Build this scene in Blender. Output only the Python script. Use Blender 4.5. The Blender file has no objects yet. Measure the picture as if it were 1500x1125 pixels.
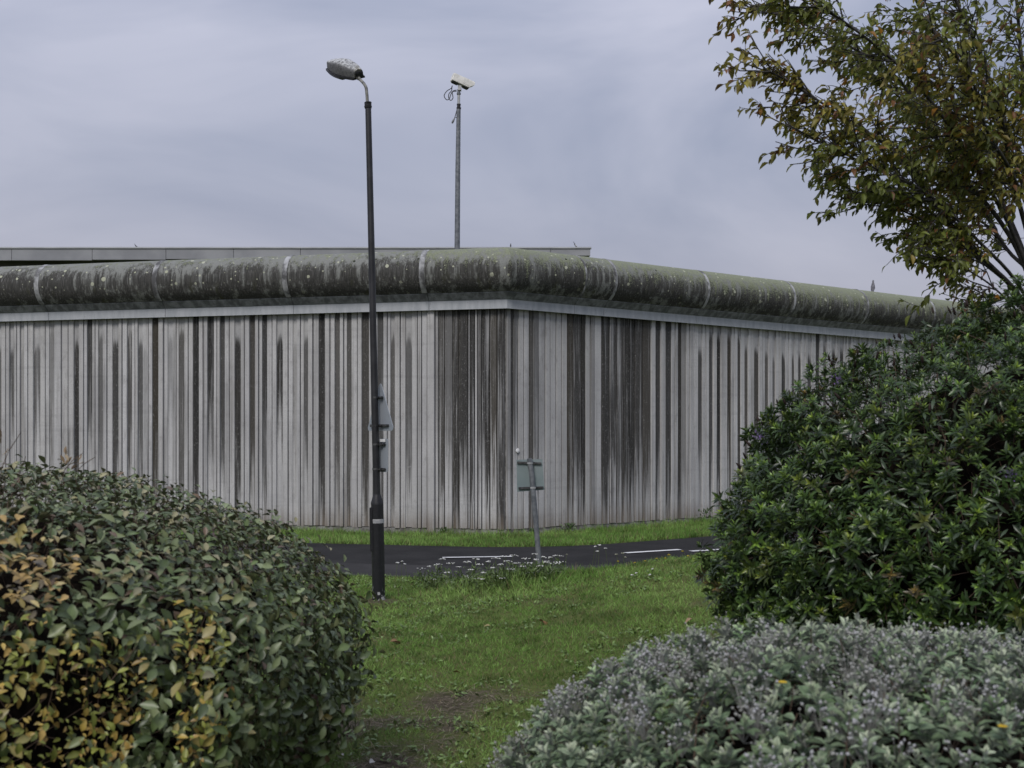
import bpy, bmesh, math, random
import numpy as np
from mathutils import Vector, Matrix, Euler

random.seed(11)
RNG = np.random.default_rng(11)
SC = bpy.context.scene
COL = SC.collection
R = math.radians

# ------------------------------------------------------------------ camera
FPX, CXP, HZ, EYE = 1667.0, 750.0, 637.0, 1.75      # focal length and horizon measured on the photograph (1500 wide)
cam_data = bpy.data.cameras.new('camera')
cam = bpy.data.objects.new('camera', cam_data)
COL.objects.link(cam)
cam.location = (0, 0, EYE)
cam.rotation_euler = (R(90), 0, 0)
cam_data.sensor_width = 36
cam_data.lens = FPX / 1500 * 36
cam_data.shift_y = (HZ - 562.5) / 1500
cam_data.clip_start = 0.05
cam_data.clip_end = 2000
cam_data.dof.use_dof = True
cam_data.dof.focus_distance = 14.5
cam_data.dof.aperture_fstop = 4.5
SC.camera = cam

# ------------------------------------------------------------------ sky and sun
SUN_EL, SUN_AZ = R(46), R(200)        # azimuth measured from +Y clockwise: the light comes from behind the photographer
world = bpy.data.worlds.new('World')
SC.world = world
world.use_nodes = True
wn, wl = world.node_tree.nodes, world.node_tree.links
wn.clear()


def wnode(t, **kw):
    n = wn.new(t)
    for k, v in kw.items():
        setattr(n, k, v)
    return n


w_out = wnode('ShaderNodeOutputWorld')
w_mix = wnode('ShaderNodeMixShader')
w_sky = wnode('ShaderNodeTexSky', sky_type='NISHITA', sun_disc=False)
w_sky.sun_elevation = SUN_EL
w_sky.sun_rotation = SUN_AZ
w_b1 = wnode('ShaderNodeBackground')
w_b1.inputs['Strength'].default_value = 0.10
w_b2 = wnode('ShaderNodeBackground')
w_tc = wnode('ShaderNodeTexCoord')
w_sep = wnode('ShaderNodeSeparateXYZ')
wl.new(w_tc.outputs['Generated'], w_sep.inputs[0])
# overcast sky: luminance rises from the horizon to the zenith (CIE overcast), broken by soft cloud
w_el = wnode('ShaderNodeMapRange')
w_el.inputs['From Min'].default_value = 0.0
w_el.inputs['From Max'].default_value = 1.0
w_el.inputs['To Min'].default_value = 0.37
w_el.inputs['To Max'].default_value = 1.22
wl.new(w_sep.outputs['Z'], w_el.inputs['Value'])
w_map = wnode('ShaderNodeMapping')
w_map.inputs['Scale'].default_value = (1.0, 1.0, 2.5)
w_map.inputs['Rotation'].default_value = (0.0, R(14), 0.0)
wl.new(w_tc.outputs['Generated'], w_map.inputs['Vector'])
w_n1 = wnode('ShaderNodeTexNoise')
w_n1.inputs['Scale'].default_value = 2.1
w_n1.inputs['Detail'].default_value = 5.0
w_n1.inputs['Roughness'].default_value = 0.52
w_n1.inputs['Distortion'].default_value = 0.6
wl.new(w_map.outputs[0], w_n1.inputs['Vector'])
w_cr = wnode('ShaderNodeValToRGB')
w_cr.color_ramp.elements[0].position = 0.36
w_cr.color_ramp.elements[0].color = (0.54, 0.61, 0.83, 1)
w_cr.color_ramp.elements[1].position = 0.64
w_cr.color_ramp.elements[1].color = (0.96, 0.99, 1.20, 1)
wl.new(w_n1.outputs[0], w_cr.inputs[0])
# a warm pale band low in the sky
w_hz = wnode('ShaderNodeMapRange', interpolation_type='SMOOTHSTEP')
w_hz.inputs['From Min'].default_value = 0.0
w_hz.inputs['From Max'].default_value = 0.24
w_hz.inputs['To Min'].default_value = 1.0
w_hz.inputs['To Max'].default_value = 0.0
wl.new(w_sep.outputs['Z'], w_hz.inputs['Value'])
w_hm = wnode('ShaderNodeMix', data_type='RGBA', blend_type='MIX')
w_hm.inputs[7].default_value = (1.30, 1.23, 1.40, 1)
w_hf = wnode('ShaderNodeMath', operation='MULTIPLY')
w_hf.inputs[1].default_value = 0.85
wl.new(w_hz.outputs[0], w_hf.inputs[0])
wl.new(w_hf.outputs[0], w_hm.inputs[0])
wl.new(w_cr.outputs[0], w_hm.inputs[6])
w_mul = wnode('ShaderNodeVectorMath', operation='SCALE')
wl.new(w_hm.outputs[2], w_mul.inputs[0])
wl.new(w_el.outputs[0], w_mul.inputs['Scale'])
wl.new(w_mul.outputs[0], w_b2.inputs['Color'])
w_b2.inputs['Strength'].default_value = 0.595
wl.new(w_sky.outputs[0], w_b1.inputs['Color'])
w_mix.inputs[0].default_value = 0.94
wl.new(w_b1.outputs[0], w_mix.inputs[1])
wl.new(w_b2.outputs[0], w_mix.inputs[2])
wl.new(w_mix.outputs[0], w_out.inputs['Surface'])

sun_data = bpy.data.lights.new('sun', 'SUN')
sun_data.energy = 1.5
sun_data.angle = R(22)
sun_data.color = (1.0, 0.955, 0.895)
sun = bpy.data.objects.new('sun', sun_data)
COL.objects.link(sun)
sd = Vector((math.sin(SUN_AZ) * math.cos(SUN_EL), math.cos(SUN_AZ) * math.cos(SUN_EL), math.sin(SUN_EL)))
sun.rotation_euler = (-sd).to_track_quat('-Z', 'Y').to_euler()
sun.location = (0, 0, 30)

SC.view_settings.view_transform = 'Standard'
SC.view_settings.look = 'None'
SC.view_settings.exposure = 0.58
SC.view_settings.gamma = 1.0
SC.view_settings.use_curve_mapping = False
SC.render.engine = 'CYCLES'
SC.cycles.max_bounces = 6
SC.cycles.diffuse_bounces = 2
SC.cycles.transmission_bounces = 3
SC.cycles.transparent_max_bounces = 4


# ------------------------------------------------------------------ helpers
def ray(px, py):
    """direction (per metre of depth) of the line of sight through a point of the 1500x1125 photograph"""
    return np.array([(px - CXP) / FPX, 1.0, (HZ - py) / FPX])


def at(px, py, y):
    d = ray(px, py) * y
    return Vector((d[0], d[1], d[2] + EYE))


def link(name, data, parent=None):
    o = bpy.data.objects.new(name, data)
    COL.objects.link(o)
    if parent is not None:
        o.parent = parent
    return o


def thing(name, label, cat, loc=(0, 0, 0), group=None):
    o = bpy.data.objects.new(name, None)
    COL.objects.link(o)
    o.location = loc
    o.empty_display_size = 0.2
    return tag(o, label, cat, group)


def tag(o, label, cat, group=None):
    o['label'] = label
    o['category'] = cat
    if group:
        o['group'] = group
    return o


def smooth(me, on=True):
    me.polygons.foreach_set('use_smooth', [on] * len(me.polygons))


def mesh_obj(name, verts, faces, mat, parent=None, sm=False):
    me = bpy.data.meshes.new(name)
    me.from_pydata([tuple(v) for v in verts], [], [tuple(f) for f in faces])
    me.update()
    if mat:
        me.materials.append(mat)
    if sm:
        smooth(me)
    return link(name, me, parent)


class MB:
    """collects simple solids into one mesh"""

    def __init__(self):
        self.v, self.f = [], []

    def add(self, verts, faces, M=None):
        k = len(self.v)
        for p in verts:
            p = Vector(p)
            self.v.append(M @ p if M is not None else p)
        self.f += [[i + k for i in q] for q in faces]
        return self

    def box(self, c, s, M=None, ch=0.0):
        x, y, z = s[0] / 2, s[1] / 2, s[2] / 2
        if ch <= 0:
            vs = [(c[0] + a * x, c[1] + b * y, c[2] + d * z) for d in (-1, 1) for a, b in ((-1, -1), (1, -1), (1, 1), (-1, 1))]
            fs = [(3, 2, 1, 0), (4, 5, 6, 7), (0, 1, 5, 4), (1, 2, 6, 5), (2, 3, 7, 6), (3, 0, 4, 7)]
            return self.add(vs, fs, M)
        bm = bmesh.new()
        bmesh.ops.create_cube(bm, size=1)
        for v in bm.verts:
            v.co = Vector((v.co.x * s[0], v.co.y * s[1], v.co.z * s[2]))
        bmesh.ops.bevel(bm, geom=bm.edges[:], offset=ch, segments=2, affect='EDGES')
        bm.verts.index_update()
        vs = [v.co + Vector(c) for v in bm.verts]
        fs = [[v.index for v in f.verts] for f in bm.faces]
        bm.free()
        return self.add(vs, fs, M)

    def tube(self, pts, rad, seg=10, M=None, cap=True):
        pts = [Vector(p) for p in pts]
        n = len(pts)
        rad = [rad] * n if not hasattr(rad, '__len__') else rad
        vs, fs = [], []
        up = Vector((0, 0, 1))
        side = None
        for i, p in enumerate(pts):
            t = (pts[min(i + 1, n - 1)] - pts[max(i - 1, 0)]).normalized()
            if side is None:
                side = t.cross(up if abs(t.z) < 0.9 else Vector((1, 0, 0))).normalized()
            else:
                side = (side - t * side.dot(t)).normalized()
            o = t.cross(side)
            for k in range(seg):
                a = 2 * math.pi * k / seg
                vs.append(p + (side * math.cos(a) + o * math.sin(a)) * rad[i])
        for i in range(n - 1):
            for k in range(seg):
                k2 = (k + 1) % seg
                fs.append((i * seg + k, i * seg + k2, (i + 1) * seg + k2, (i + 1) * seg + k))
        if cap:
            fs.append(tuple(range(seg - 1, -1, -1)))
            fs.append(tuple((n - 1) * seg + k for k in range(seg)))
        return self.add(vs, fs, M)

    def prism(self, poly, th, M=None):
        """polygon in local x,z with thickness th along y"""
        n = len(poly)
        vs = [(p[0], -th / 2, p[1]) for p in poly] + [(p[0], th / 2, p[1]) for p in poly]
        fs = [tuple(range(n)), tuple(range(2 * n - 1, n - 1, -1))]
        fs += [(i, i + n, (i + 1) % n + n, (i + 1) % n) for i in range(n)]
        return self.add(vs, fs, M)

    def loft(self, rings, M=None, cap=True):
        n, m = len(rings), len(rings[0])
        vs = [p for r in rings for p in r]
        fs = []
        for i in range(n - 1):
            for k in range(m):
                k2 = (k + 1) % m
                fs.append((i * m + k, i * m + k2, (i + 1) * m + k2, (i + 1) * m + k))
        if cap:
            fs.append(tuple(range(m - 1, -1, -1)))
            fs.append(tuple((n - 1) * m + k for k in range(m)))
        return self.add(vs, fs, M)

    def build(self, name, mat, parent=None, sm=False, angle=None):
        o = mesh_obj(name, self.v, self.f, mat, parent, sm)
        bm = bmesh.new()
        bm.from_mesh(o.data)
        bmesh.ops.recalc_face_normals(bm, faces=bm.faces[:])
        bm.to_mesh(o.data)
        bm.free()
        if angle:
            smooth(o.data)
            try:
                o.data.set_sharp_from_angle(angle=R(angle))
            except Exception:
                pass
        return o


# numpy value noise
_tab = np.random.default_rng(5).random(4096)


def vnoise(p, scale=1.0, seed=0):
    p = np.asarray(p, float) * scale + seed * 17.31
    if p.shape[1] == 2:
        p = np.concatenate([p, np.zeros((len(p), 1))], 1)
    i = np.floor(p).astype(np.int64)
    f = p - i
    f = f * f * (3 - 2 * f)
    out = np.zeros(len(p))
    for dx in (0, 1):
        for dy in (0, 1):
            for dz in (0, 1):
                h = ((i[:, 0] + dx) * 73856093 ^ (i[:, 1] + dy) * 19349663 ^ (i[:, 2] + dz) * 83492791) & 4095
                w = (f[:, 0] if dx else 1 - f[:, 0]) * (f[:, 1] if dy else 1 - f[:, 1]) * (f[:, 2] if dz else 1 - f[:, 2])
                out += _tab[h] * w
    return out


def fbm(p, scale=1.0, seed=0, oct=3):
    a, t, o = 1.0, 0.0, 0.0
    for k in range(oct):
        o = o + a * vnoise(p, scale * 2 ** k, seed + k)
        t += a
        a *= 0.5
    return o / t


def sstep(a, b, x):
    t = np.clip((np.asarray(x, float) - a) / (b - a), 0, 1)
    return t * t * (3 - 2 * t)


def norm(v):
    return v / np.maximum(np.linalg.norm(v, axis=-1, keepdims=True), 1e-9)


def frames(axis, nrm):
    """rotation matrices with columns (side, axis, normal)"""
    a = norm(axis)
    n = norm(nrm - a * np.sum(nrm * a, 1, keepdims=True))
    s = np.cross(a, n)
    return np.stack([s, a, n], axis=2)


# ------------------------------------------------------------------ materials
class NT:
    def __init__(self, name):
        self.m = bpy.data.materials.new(name)
        self.m.use_nodes = True
        self.t = self.m.node_tree
        self.n, self.l = self.t.nodes, self.t.links
        self.b = self.n['Principled BSDF']
        self.out = self.n['Material Output']

    def new(self, typ, **kw):
        n = self.n.new(typ)
        for k, v in kw.items():
            setattr(n, k, v)
        return n

    def set(self, sock, v):
        if isinstance(v, bpy.types.NodeSocket):
            self.l.new(v, sock)
        elif v is not None:
            if hasattr(sock.default_value, '__len__') and not hasattr(v, '__len__'):
                v = (v, v, v)
            if hasattr(sock.default_value, '__len__') and len(sock.default_value) == 4 and len(v) == 3:
                v = tuple(v) + (1,)
            sock.default_value = v

    def math(self, op, a, b=None, c=None, clamp=False):
        n = self.new('ShaderNodeMath', operation=op, use_clamp=clamp)
        self.set(n.inputs[0], a)
        self.set(n.inputs[1], b)
        self.set(n.inputs[2], c)
        return n.outputs[0]

    def mix(self, f, a, b, mode='MIX'):
        n = self.new('ShaderNodeMix', data_type='RGBA', blend_type=mode)
        self.set(n.inputs[0], f)
        self.set(n.inputs[6], a)
        self.set(n.inputs[7], b)
        return n.outputs[2]

    def rng(self, v, a, b, c=0.0, d=1.0, smooth=True):
        n = self.new('ShaderNodeMapRange', interpolation_type='SMOOTHSTEP' if smooth else 'LINEAR')
        for i, x in enumerate((v, a, b, c, d)):
            self.set(n.inputs[i], x)
        return n.outputs[0]

    def noise(self, vec, scale, detail=3.0, rough=0.55, dist=0.0):
        n = self.new('ShaderNodeTexNoise')
        if vec is not None:
            self.l.new(vec, n.inputs['Vector'])
        n.inputs['Scale'].default_value = scale
        n.inputs['Detail'].default_value = detail
        n.inputs['Roughness'].default_value = rough
        n.inputs['Distortion'].default_value = dist
        return n.outputs[0]

    def voronoi(self, vec, scale, feature='F1', rnd=1.0):
        n = self.new('ShaderNodeTexVoronoi', feature=feature)
        if vec is not None:
            self.l.new(vec, n.inputs['Vector'])
        n.inputs['Scale'].default_value = scale
        n.inputs['Randomness'].default_value = rnd
        return n

    def coords(self, kind='Object'):
        return self.new('ShaderNodeTexCoord').outputs[kind]

    def scale(self, vec, s, loc=None):
        n = self.new('ShaderNodeMapping')
        self.l.new(vec, n.inputs['Vector'])
        n.inputs['Scale'].default_value = s
        if loc is not None:
            self.set(n.inputs['Location'], loc)
        return n.outputs[0]

    def sep(self, vec):
        n = self.new('ShaderNodeSeparateXYZ')
        self.l.new(vec, n.inputs[0])
        return n.outputs

    def bump(self, h, strength=0.3, dist=0.01):
        n = self.new('ShaderNodeBump')
        n.inputs['Strength'].default_value = strength
        n.inputs['Distance'].default_value = dist
        self.l.new(h, n.inputs['Height'])
        self.l.new(n.outputs[0], self.b.inputs['Normal'])

    def done(self, col=None, rough=None, metal=None, spec=None):
        self.set(self.b.inputs['Base Color'], col)
        self.set(self.b.inputs['Roughness'], rough)
        self.set(self.b.inputs['Metallic'], metal)
        self.set(self.b.inputs['Specular IOR Level'], spec)
        return self.m


def mottled(name, c1, c2, scale=8.0, rough=0.6, metal=0.0, spec=0.4, bump=0.0, detail=4.0):
    t = NT(name)
    v = t.coords('Object')
    n = t.noise(v, scale, detail)
    col = t.mix(t.rng(n, 0.35, 0.65), c1, c2)
    if bump:
        t.bump(t.noise(v, scale * 6, 3), bump, 0.004)
    return t.done(col, rough, metal, spec)


def leaf_mat(name, back=(0.2, 0.18, 0.12), back_f=0.5, rough=0.42, trans=0.18, spec=0.45):
    t = NT(name)
    a = t.new('ShaderNodeAttribute', attribute_name='Col').outputs['Color']
    g = t.new('ShaderNodeNewGeometry')
    v = g.outputs['Position']
    n = t.noise(v, 55.0, 2)
    c = t.mix(t.rng(n, 0.3, 0.7, 0.0, 0.35), a, (0.6, 0.6, 0.55), 'MULTIPLY')
    c2 = t.mix(t.math('MULTIPLY', g.outputs['Backfacing'], back_f), c, back)
    t.done(c2, rough, 0.0, spec)
    tr = t.new('ShaderNodeBsdfTranslucent')
    t.l.new(t.mix(0.35, c2, (0.5, 0.55, 0.1), 'MULTIPLY') if False else c2, tr.inputs['Color'])
    mx = t.new('ShaderNodeMixShader')
    mx.inputs[0].default_value = trans
    t.l.new(t.b.outputs[0], mx.inputs[1])
    t.l.new(tr.outputs[0], mx.inputs[2])
    t.l.new(mx.outputs[0], t.out.inputs['Surface'])
    return t.m


def concrete_wall_mat():
    """pale precast concrete; each piece carries its own stain: object colour = (amount, top z / 5, end z / 5, seed)"""
    t = NT('stained_concrete')
    g = t.new('ShaderNodeNewGeometry')
    P = g.outputs['Position']
    oi = t.new('ShaderNodeObjectInfo')
    oc = t.sep(oi.outputs['Color'])
    amt, top, end = oc[0], oc[1], oc[2]
    seed = oi.outputs['Random']
    z = t.sep(P)[2]
    u = t.sep(t.coords('Generated'))[0]
    sv = t.math('MULTIPLY', seed, 37.0)
    cmb = t.new('ShaderNodeCombineXYZ')
    t.l.new(sv, cmb.inputs[0])
    t.l.new(sv, cmb.inputs[1])
    # fine vertical runs, sideways and long features
    runs = t.noise(t.scale(P, (20, 20, 0.34), cmb.outputs[0]), 1.0, 4, 0.55)
    runs2 = t.noise(t.scale(P, (60, 60, 1.1), cmb.outputs[0]), 1.0, 3, 0.6)
    grit = t.noise(P, 60.0, 3, 0.7)
    big = t.noise(t.scale(P, (1, 1, 0.6)), 1.1, 4, 0.55)
    base = t.mix(t.rng(big, 0.3, 0.7), (0.405, 0.405, 0.415), (0.56, 0.558, 0.562))
    base = t.mix(t.math('MULTIPLY', seed, 0.45), base, (0.42, 0.41, 0.395))
    base = t.mix(t.rng(grit, 0.3, 0.75, 0.0, 0.55), base, (0.27, 0.268, 0.265))
    blot = t.noise(t.scale(P, (1, 1, 0.5)), 9.0, 5, 0.7)
    base = t.mix(t.rng(blot, 0.52, 0.72, 0.0, 0.5), base, (0.24, 0.235, 0.23))
    lifts = t.noise(t.scale(P, (0.6, 0.6, 9.0)), 1.0, 3, 0.6)
    base = t.mix(t.rng(lifts, 0.55, 0.7, 0.0, 0.25), base, (0.28, 0.28, 0.285))
    # light grime in runs over everything
    gr = t.math('MULTIPLY', t.rng(runs, 0.50, 0.74, 0.0, 0.5), t.rng(runs2, 0.3, 0.6, 0.35, 1.0))
    base = t.mix(gr, base, (0.16, 0.15, 0.14))
    # the streak itself
    ew = t.math('ABSOLUTE', t.math('SUBTRACT', u, 0.5))
    rnd = t.math('MULTIPLY', t.math('MULTIPLY', ew, ew), 0.5)
    wob = t.math('MULTIPLY', t.math('SUBTRACT', runs2, 0.5), 0.5)
    zt = t.math('SUBTRACT', t.math('ADD', t.math('MULTIPLY', top, 5.0), wob), rnd)
    d = t.math('SUBTRACT', zt, z)
    m_top = t.rng(d, -0.06, 0.20)
    m_soft = t.math('MULTIPLY', t.rng(d, -0.65, 0.0), 0.22)
    ze = t.math('MULTIPLY', end, 5.0)
    low = t.rng(t.math('SUBTRACT', z, ze), -1.7, 2.0, 0.0, 1.0, smooth=False)
    br = t.rng(t.math('ADD', t.math('MINIMUM', t.math('MULTIPLY', low, 1.05), oi.outputs['Alpha']), t.math('MULTIPLY', t.math('SUBTRACT', runs, 0.5), 2.1)), 0.05, 0.72)
    br2 = t.rng(t.math('ADD', t.math('MINIMUM', low, oi.outputs['Alpha']), t.math('MULTIPLY', t.math('SUBTRACT', runs2, 0.5), 2.2)), 0.0, 0.5)
    m = t.math('MULTIPLY', t.math('MAXIMUM', m_top, m_soft), t.math('MULTIPLY', br, br2))
    m = t.math('MULTIPLY', m, amt, clamp=True)
    speck = t.rng(t.noise(t.scale(P, (1, 1, 0.45)), 55.0, 3, 0.7), 0.58, 0.74, 0.0, 0.6)
    m = t.math('MULTIPLY', m, t.math('SUBTRACT', 1.0, t.math('MAXIMUM', speck, t.rng(grit, 0.55, 0.75, 0.0, 0.35))))
    dark = t.mix(t.rng(runs, 0.3, 0.7), (0.018, 0.018, 0.018), (0.046, 0.044, 0.041))
    brown = t.mix(t.rng(seed, 0.55, 0.95, 0.0, 0.35), dark, (0.075, 0.062, 0.042))
    col = t.mix(m, base, brown)
    # splash-back dirt along the foot
    foot = t.math('MULTIPLY', t.rng(t.math('ADD', z, t.math('MULTIPLY', big, 0.3)), 0.62, 0.12), t.rng(runs, 0.25, 0.65, 0.25, 0.75))
    col = t.mix(foot, col, (0.15, 0.12, 0.09))
    t.bump(t.math('ADD', grit, t.math('MULTIPLY', runs2, 0.6)), 0.25, 0.006)
    return t.done(col, 0.9, 0.0, 0.2)


def cap_mat():
    """weathered rounded coping: black algae runs, moss towards the top, pale lichen discs. object colour = (moss, dirt, -, -)"""
    t = NT('weathered_coping')
    O = t.coords('Object')
    oi = t.new('ShaderNodeObjectInfo')
    oc = t.sep(oi.outputs['Color'])
    x, y, z = t.sep(O)
    zz = t.rng(z, 4.3, 5.15, 0.0, 1.0, smooth=False)
    runs = t.noise(t.scale(O, (9, 9, 0.6)), 1.0, 4, 0.62)
    fine = t.noise(t.scale(O, (48, 48, 3.2)), 1.0, 3, 0.62)
    big = t.noise(O, 1.7, 4, 0.6)
    grit = t.noise(O, 45, 4, 0.7)
    pale = t.mix(grit, (0.11, 0.115, 0.108), (0.27, 0.275, 0.26))
    dk = t.mix(t.rng(fine, 0.3, 0.7), (0.019, 0.0185, 0.018), (0.060, 0.057, 0.053))
    a = t.math('ADD', t.math('MULTIPLY', t.math('SUBTRACT', runs, 0.5), 3.0), t.math('MULTIPLY', t.math('SUBTRACT', big, 0.5), 1.7))
    a = t.math('ADD', a, t.math('MULTIPLY', t.math('SUBTRACT', fine, 0.5), 1.3))
    prof = t.math('MULTIPLY', t.rng(zz, 0.97, 0.45), t.rng(zz, -0.02, 0.12, 0.45, 1.0))
    m = t.rng(t.math('ADD', t.math('ADD', a, t.math('MULTIPLY', prof, 0.74)), t.math('SUBTRACT', oc[1], 0.82)), -0.05, 0.55)
    col = t.mix(t.math('MULTIPLY', m, 0.93), pale, dk)
    wet = t.math('MULTIPLY', t.rng(fine, 0.56, 0.72), t.rng(runs, 0.45, 0.6, 0.0, 0.85))
    col = t.mix(wet, col, (0.20, 0.20, 0.205))
    # moss / algae on the upper curve and a few green runs
    ms = t.math('ADD', t.math('ADD', t.math('MULTIPLY', zz, 1.25), t.math('MULTIPLY', t.math('SUBTRACT', grit, 0.5), 2.2)), t.math('MULTIPLY', t.math('SUBTRACT', runs, 0.5), 1.9))
    ms = t.rng(t.math('ADD', ms, t.math('SUBTRACT', oc[0], 1.42)), 0.05, 0.4)
    col = t.mix(t.math('MULTIPLY', ms, 0.8), col, t.mix(grit, (0.085, 0.098, 0.052), (0.30, 0.325, 0.215)))
    gs = t.math('MULTIPLY', t.rng(t.noise(t.scale(O, (5, 5, 0.5), (9, 2, 1)), 1.0, 2), 0.56, 0.7, 0.0, 0.75), t.rng(zz, 0.1, 0.5, 1.0, 0.15))
    col = t.mix(t.math('MULTIPLY', gs, t.rng(fine, 0.3, 0.6)), col, (0.045, 0.047, 0.018))
    # lichen discs of different sizes
    for sc, thr, keep in ((4.5, 0.26, 0.80), (8.0, 0.32, 0.74), (14.0, 0.33, 0.80)):
        vo = t.voronoi(O, sc)
        r0 = t.sep(vo.outputs['Color'])[0]
        r1 = t.sep(vo.outputs['Color'])[1]
        rad = t.math('MULTIPLY', r1, thr)
        dd = t.math('ADD', vo.outputs['Distance'], t.math('MULTIPLY', t.math('SUBTRACT', grit, 0.5), 0.14))
        disc = t.math('MULTIPLY', t.rng(t.math('SUBTRACT', rad, dd), 0.0, 0.05), t.math('GREATER_THAN', r0, keep))
        ring = t.math('MULTIPLY', disc, t.rng(zz, 0.15, 0.5, 0.25, 0.9))
        col = t.mix(ring, col, t.mix(r1, (0.28, 0.30, 0.20), (0.42, 0.43, 0.33)))
    # a few dark moss knots
    vo = t.voronoi(O, 4.2)
    kn = t.math('MULTIPLY', t.rng(vo.outputs['Distance'], 0.13, 0.08), t.math('GREATER_THAN', t.sep(vo.outputs['Color'])[2], 0.72))
    col = t.mix(t.math('MULTIPLY', kn, t.rng(zz, 0.4, 0.7)), col, (0.02, 0.024, 0.012))
    t.bump(t.math('ADD', grit, t.math('MULTIPLY', ms, 0.7)), 0.5, 0.012)
    return t.done(col, 0.85, 0.0, 0.25)


M = {}
M['wall'] = concrete_wall_mat()
M['cap'] = cap_mat()
M['joint'] = mottled('lime_streaked_joint', (0.075, 0.075, 0.077), (0.36, 0.365, 0.375), 5, 0.85, bump=0.3)
M['black_paint'] = None


def black_paint():
    t = NT('black_column_paint')
    O = t.coords('Object')
    z = t.sep(O)[2]
    n = t.noise(O, 30, 4, 0.6)
    n2 = t.noise(t.scale(O, (26, 26, 18)), 1.0, 2, 0.5)
    col = t.mix(n, (0.006, 0.006, 0.008), (0.014, 0.014, 0.017))
    chip = t.math('MULTIPLY', t.rng(n2, 0.56, 0.6), t.rng(t.math('ADD', z, t.math('MULTIPLY', n, 0.12)), 0.24, 0.12))
    col = t.mix(chip, col, (0.38, 0.38, 0.38))
    dust = t.math('MULTIPLY', t.rng(n, 0.55, 0.8), 0.25)
    col = t.mix(dust, col, (0.06, 0.06, 0.065))
    return t.done(col, 0.42, 0.0, 0.5)


M['black_paint'] = black_paint()
M['shaft_paint'] = mottled('faded_black_paint', (0.008, 0.008, 0.010), (0.019, 0.019, 0.022), 7, 0.45, 0, 0.5)
M['galv'] = mottled('galvanised_steel', (0.115, 0.125, 0.14), (0.19, 0.20, 0.215), 14, 0.55, 0.35, 0.4)
M['galv_light'] = mottled('pale_galvanised_tube', (0.30, 0.31, 0.32), (0.42, 0.42, 0.42), 10, 0.5, 0.2, 0.4)
M['arm'] = mottled('weathered_bracket_steel', (0.10, 0.10, 0.095), (0.24, 0.235, 0.21), 16, 0.6, 0.2, 0.4)
M['rubber'] = mottled('black_rubber', (0.008, 0.008, 0.01), (0.018, 0.018, 0.02), 20, 0.5)
M['sign_back'] = mottled('grey_sign_back', (0.255, 0.285, 0.32), (0.31, 0.335, 0.37), 2.0, 0.42, 0.25, 0.5)
M['sign_green'] = mottled('grey_green_sign_back', (0.17, 0.215, 0.22), (0.215, 0.255, 0.26), 2.5, 0.45, 0.15, 0.5)
M['sign_front'] = mottled('sign_front_white', (0.6, 0.6, 0.6), (0.7, 0.7, 0.7), 3, 0.4)
M['bracket'] = mottled('dark_clip_steel', (0.03, 0.03, 0.033), (0.10, 0.10, 0.10), 30, 0.5, 0.5)
M['tape'] = mottled('silver_tape', (0.30, 0.30, 0.32), (0.44, 0.44, 0.45), 25, 0.4, 0.2)
M['white_plastic'] = mottled('white_plastic', (0.62, 0.62, 0.62), (0.74, 0.74, 0.74), 12, 0.5)
M['housing'] = mottled('aged_camera_housing', (0.55, 0.54, 0.50), (0.72, 0.70, 0.66), 9, 0.5)
M['glass'] = NT('dark_glass').done((0.01, 0.012, 0.015), 0.08, 0, 0.6)
M['plinth'] = mottled('dirty_concrete_foot', (0.10, 0.095, 0.085), (0.24, 0.235, 0.225), 6, 0.9, bump=0.4)
M['footing'] = mottled('pale_concrete_footing', (0.16, 0.15, 0.13), (0.28, 0.27, 0.25), 12, 0.9, bump=0.4)


def fascia_mat():
    t = NT('painted_metal_fascia')
    P = t.new('ShaderNodeNewGeometry').outputs['Position']
    n = t.noise(t.scale(P, (9, 9, 2)), 1.0, 4, 0.6)
    n2 = t.noise(P, 35, 3, 0.6)
    col = t.mix(t.rng(n, 0.3, 0.7), (0.31, 0.33, 0.355), (0.40, 0.415, 0.44))
    col = t.mix(t.rng(n2, 0.64, 0.72, 0, 0.6), col, (0.10, 0.10, 0.10))
    return t.done(col, 0.6, 0.0, 0.35)


def lip_mat():
    t = NT('weathered_under_strip')
    P = t.new('ShaderNodeNewGeometry').outputs['Position']
    n = t.noise(t.scale(P, (7, 7, 1.2)), 1.0, 4, 0.6)
    n2 = t.noise(P, 30, 3, 0.6)
    col = t.mix(t.rng(n, 0.35, 0.66), (0.12, 0.125, 0.135), (0.27, 0.28, 0.30))
    col = t.mix(t.rng(n2, 0.58, 0.75, 0, 0.7), col, (0.035, 0.035, 0.03))
    return t.done(col, 0.7, 0.0, 0.3)


M['fascia'] = fascia_mat()
M['lip'] = lip_mat()
M['roof_panel'] = mottled('grey_roof_edge_panel', (0.20, 0.205, 0.225), (0.27, 0.275, 0.295), 0.5, 0.6)
M['flashing'] = mottled('pale_flashing', (0.34, 0.35, 0.38), (0.42, 0.43, 0.46), 0.7, 0.5)
M['soffit'] = mottled('dark_cladding', (0.05, 0.05, 0.055), (0.075, 0.075, 0.08), 0.6, 0.7)
M['bark'] = mottled('dark_branch_bark', (0.022, 0.020, 0.019), (0.055, 0.050, 0.046), 25, 0.85, bump=0.5)
M['twig'] = mottled('brown_twigs', (0.05, 0.032, 0.022), (0.10, 0.065, 0.045), 12, 0.8)
M['core'] = mottled('dark_gap_shade', (0.008, 0.007, 0.006), (0.018, 0.014, 0.011), 40, 1.0, 0.0, 0.0, bump=0.6)  # near-black core colour: the shade between the leaves is painted in
M['hedge_leaf'] = leaf_mat('silvery_backed_leaf', (0.15, 0.15, 0.085), 0.40, 0.40, 0.10, 0.45)
M['hebe_leaf'] = leaf_mat('narrow_glossy_leaf', (0.08, 0.11, 0.045), 0.4, 0.34, 0.14, 0.45)
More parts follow.
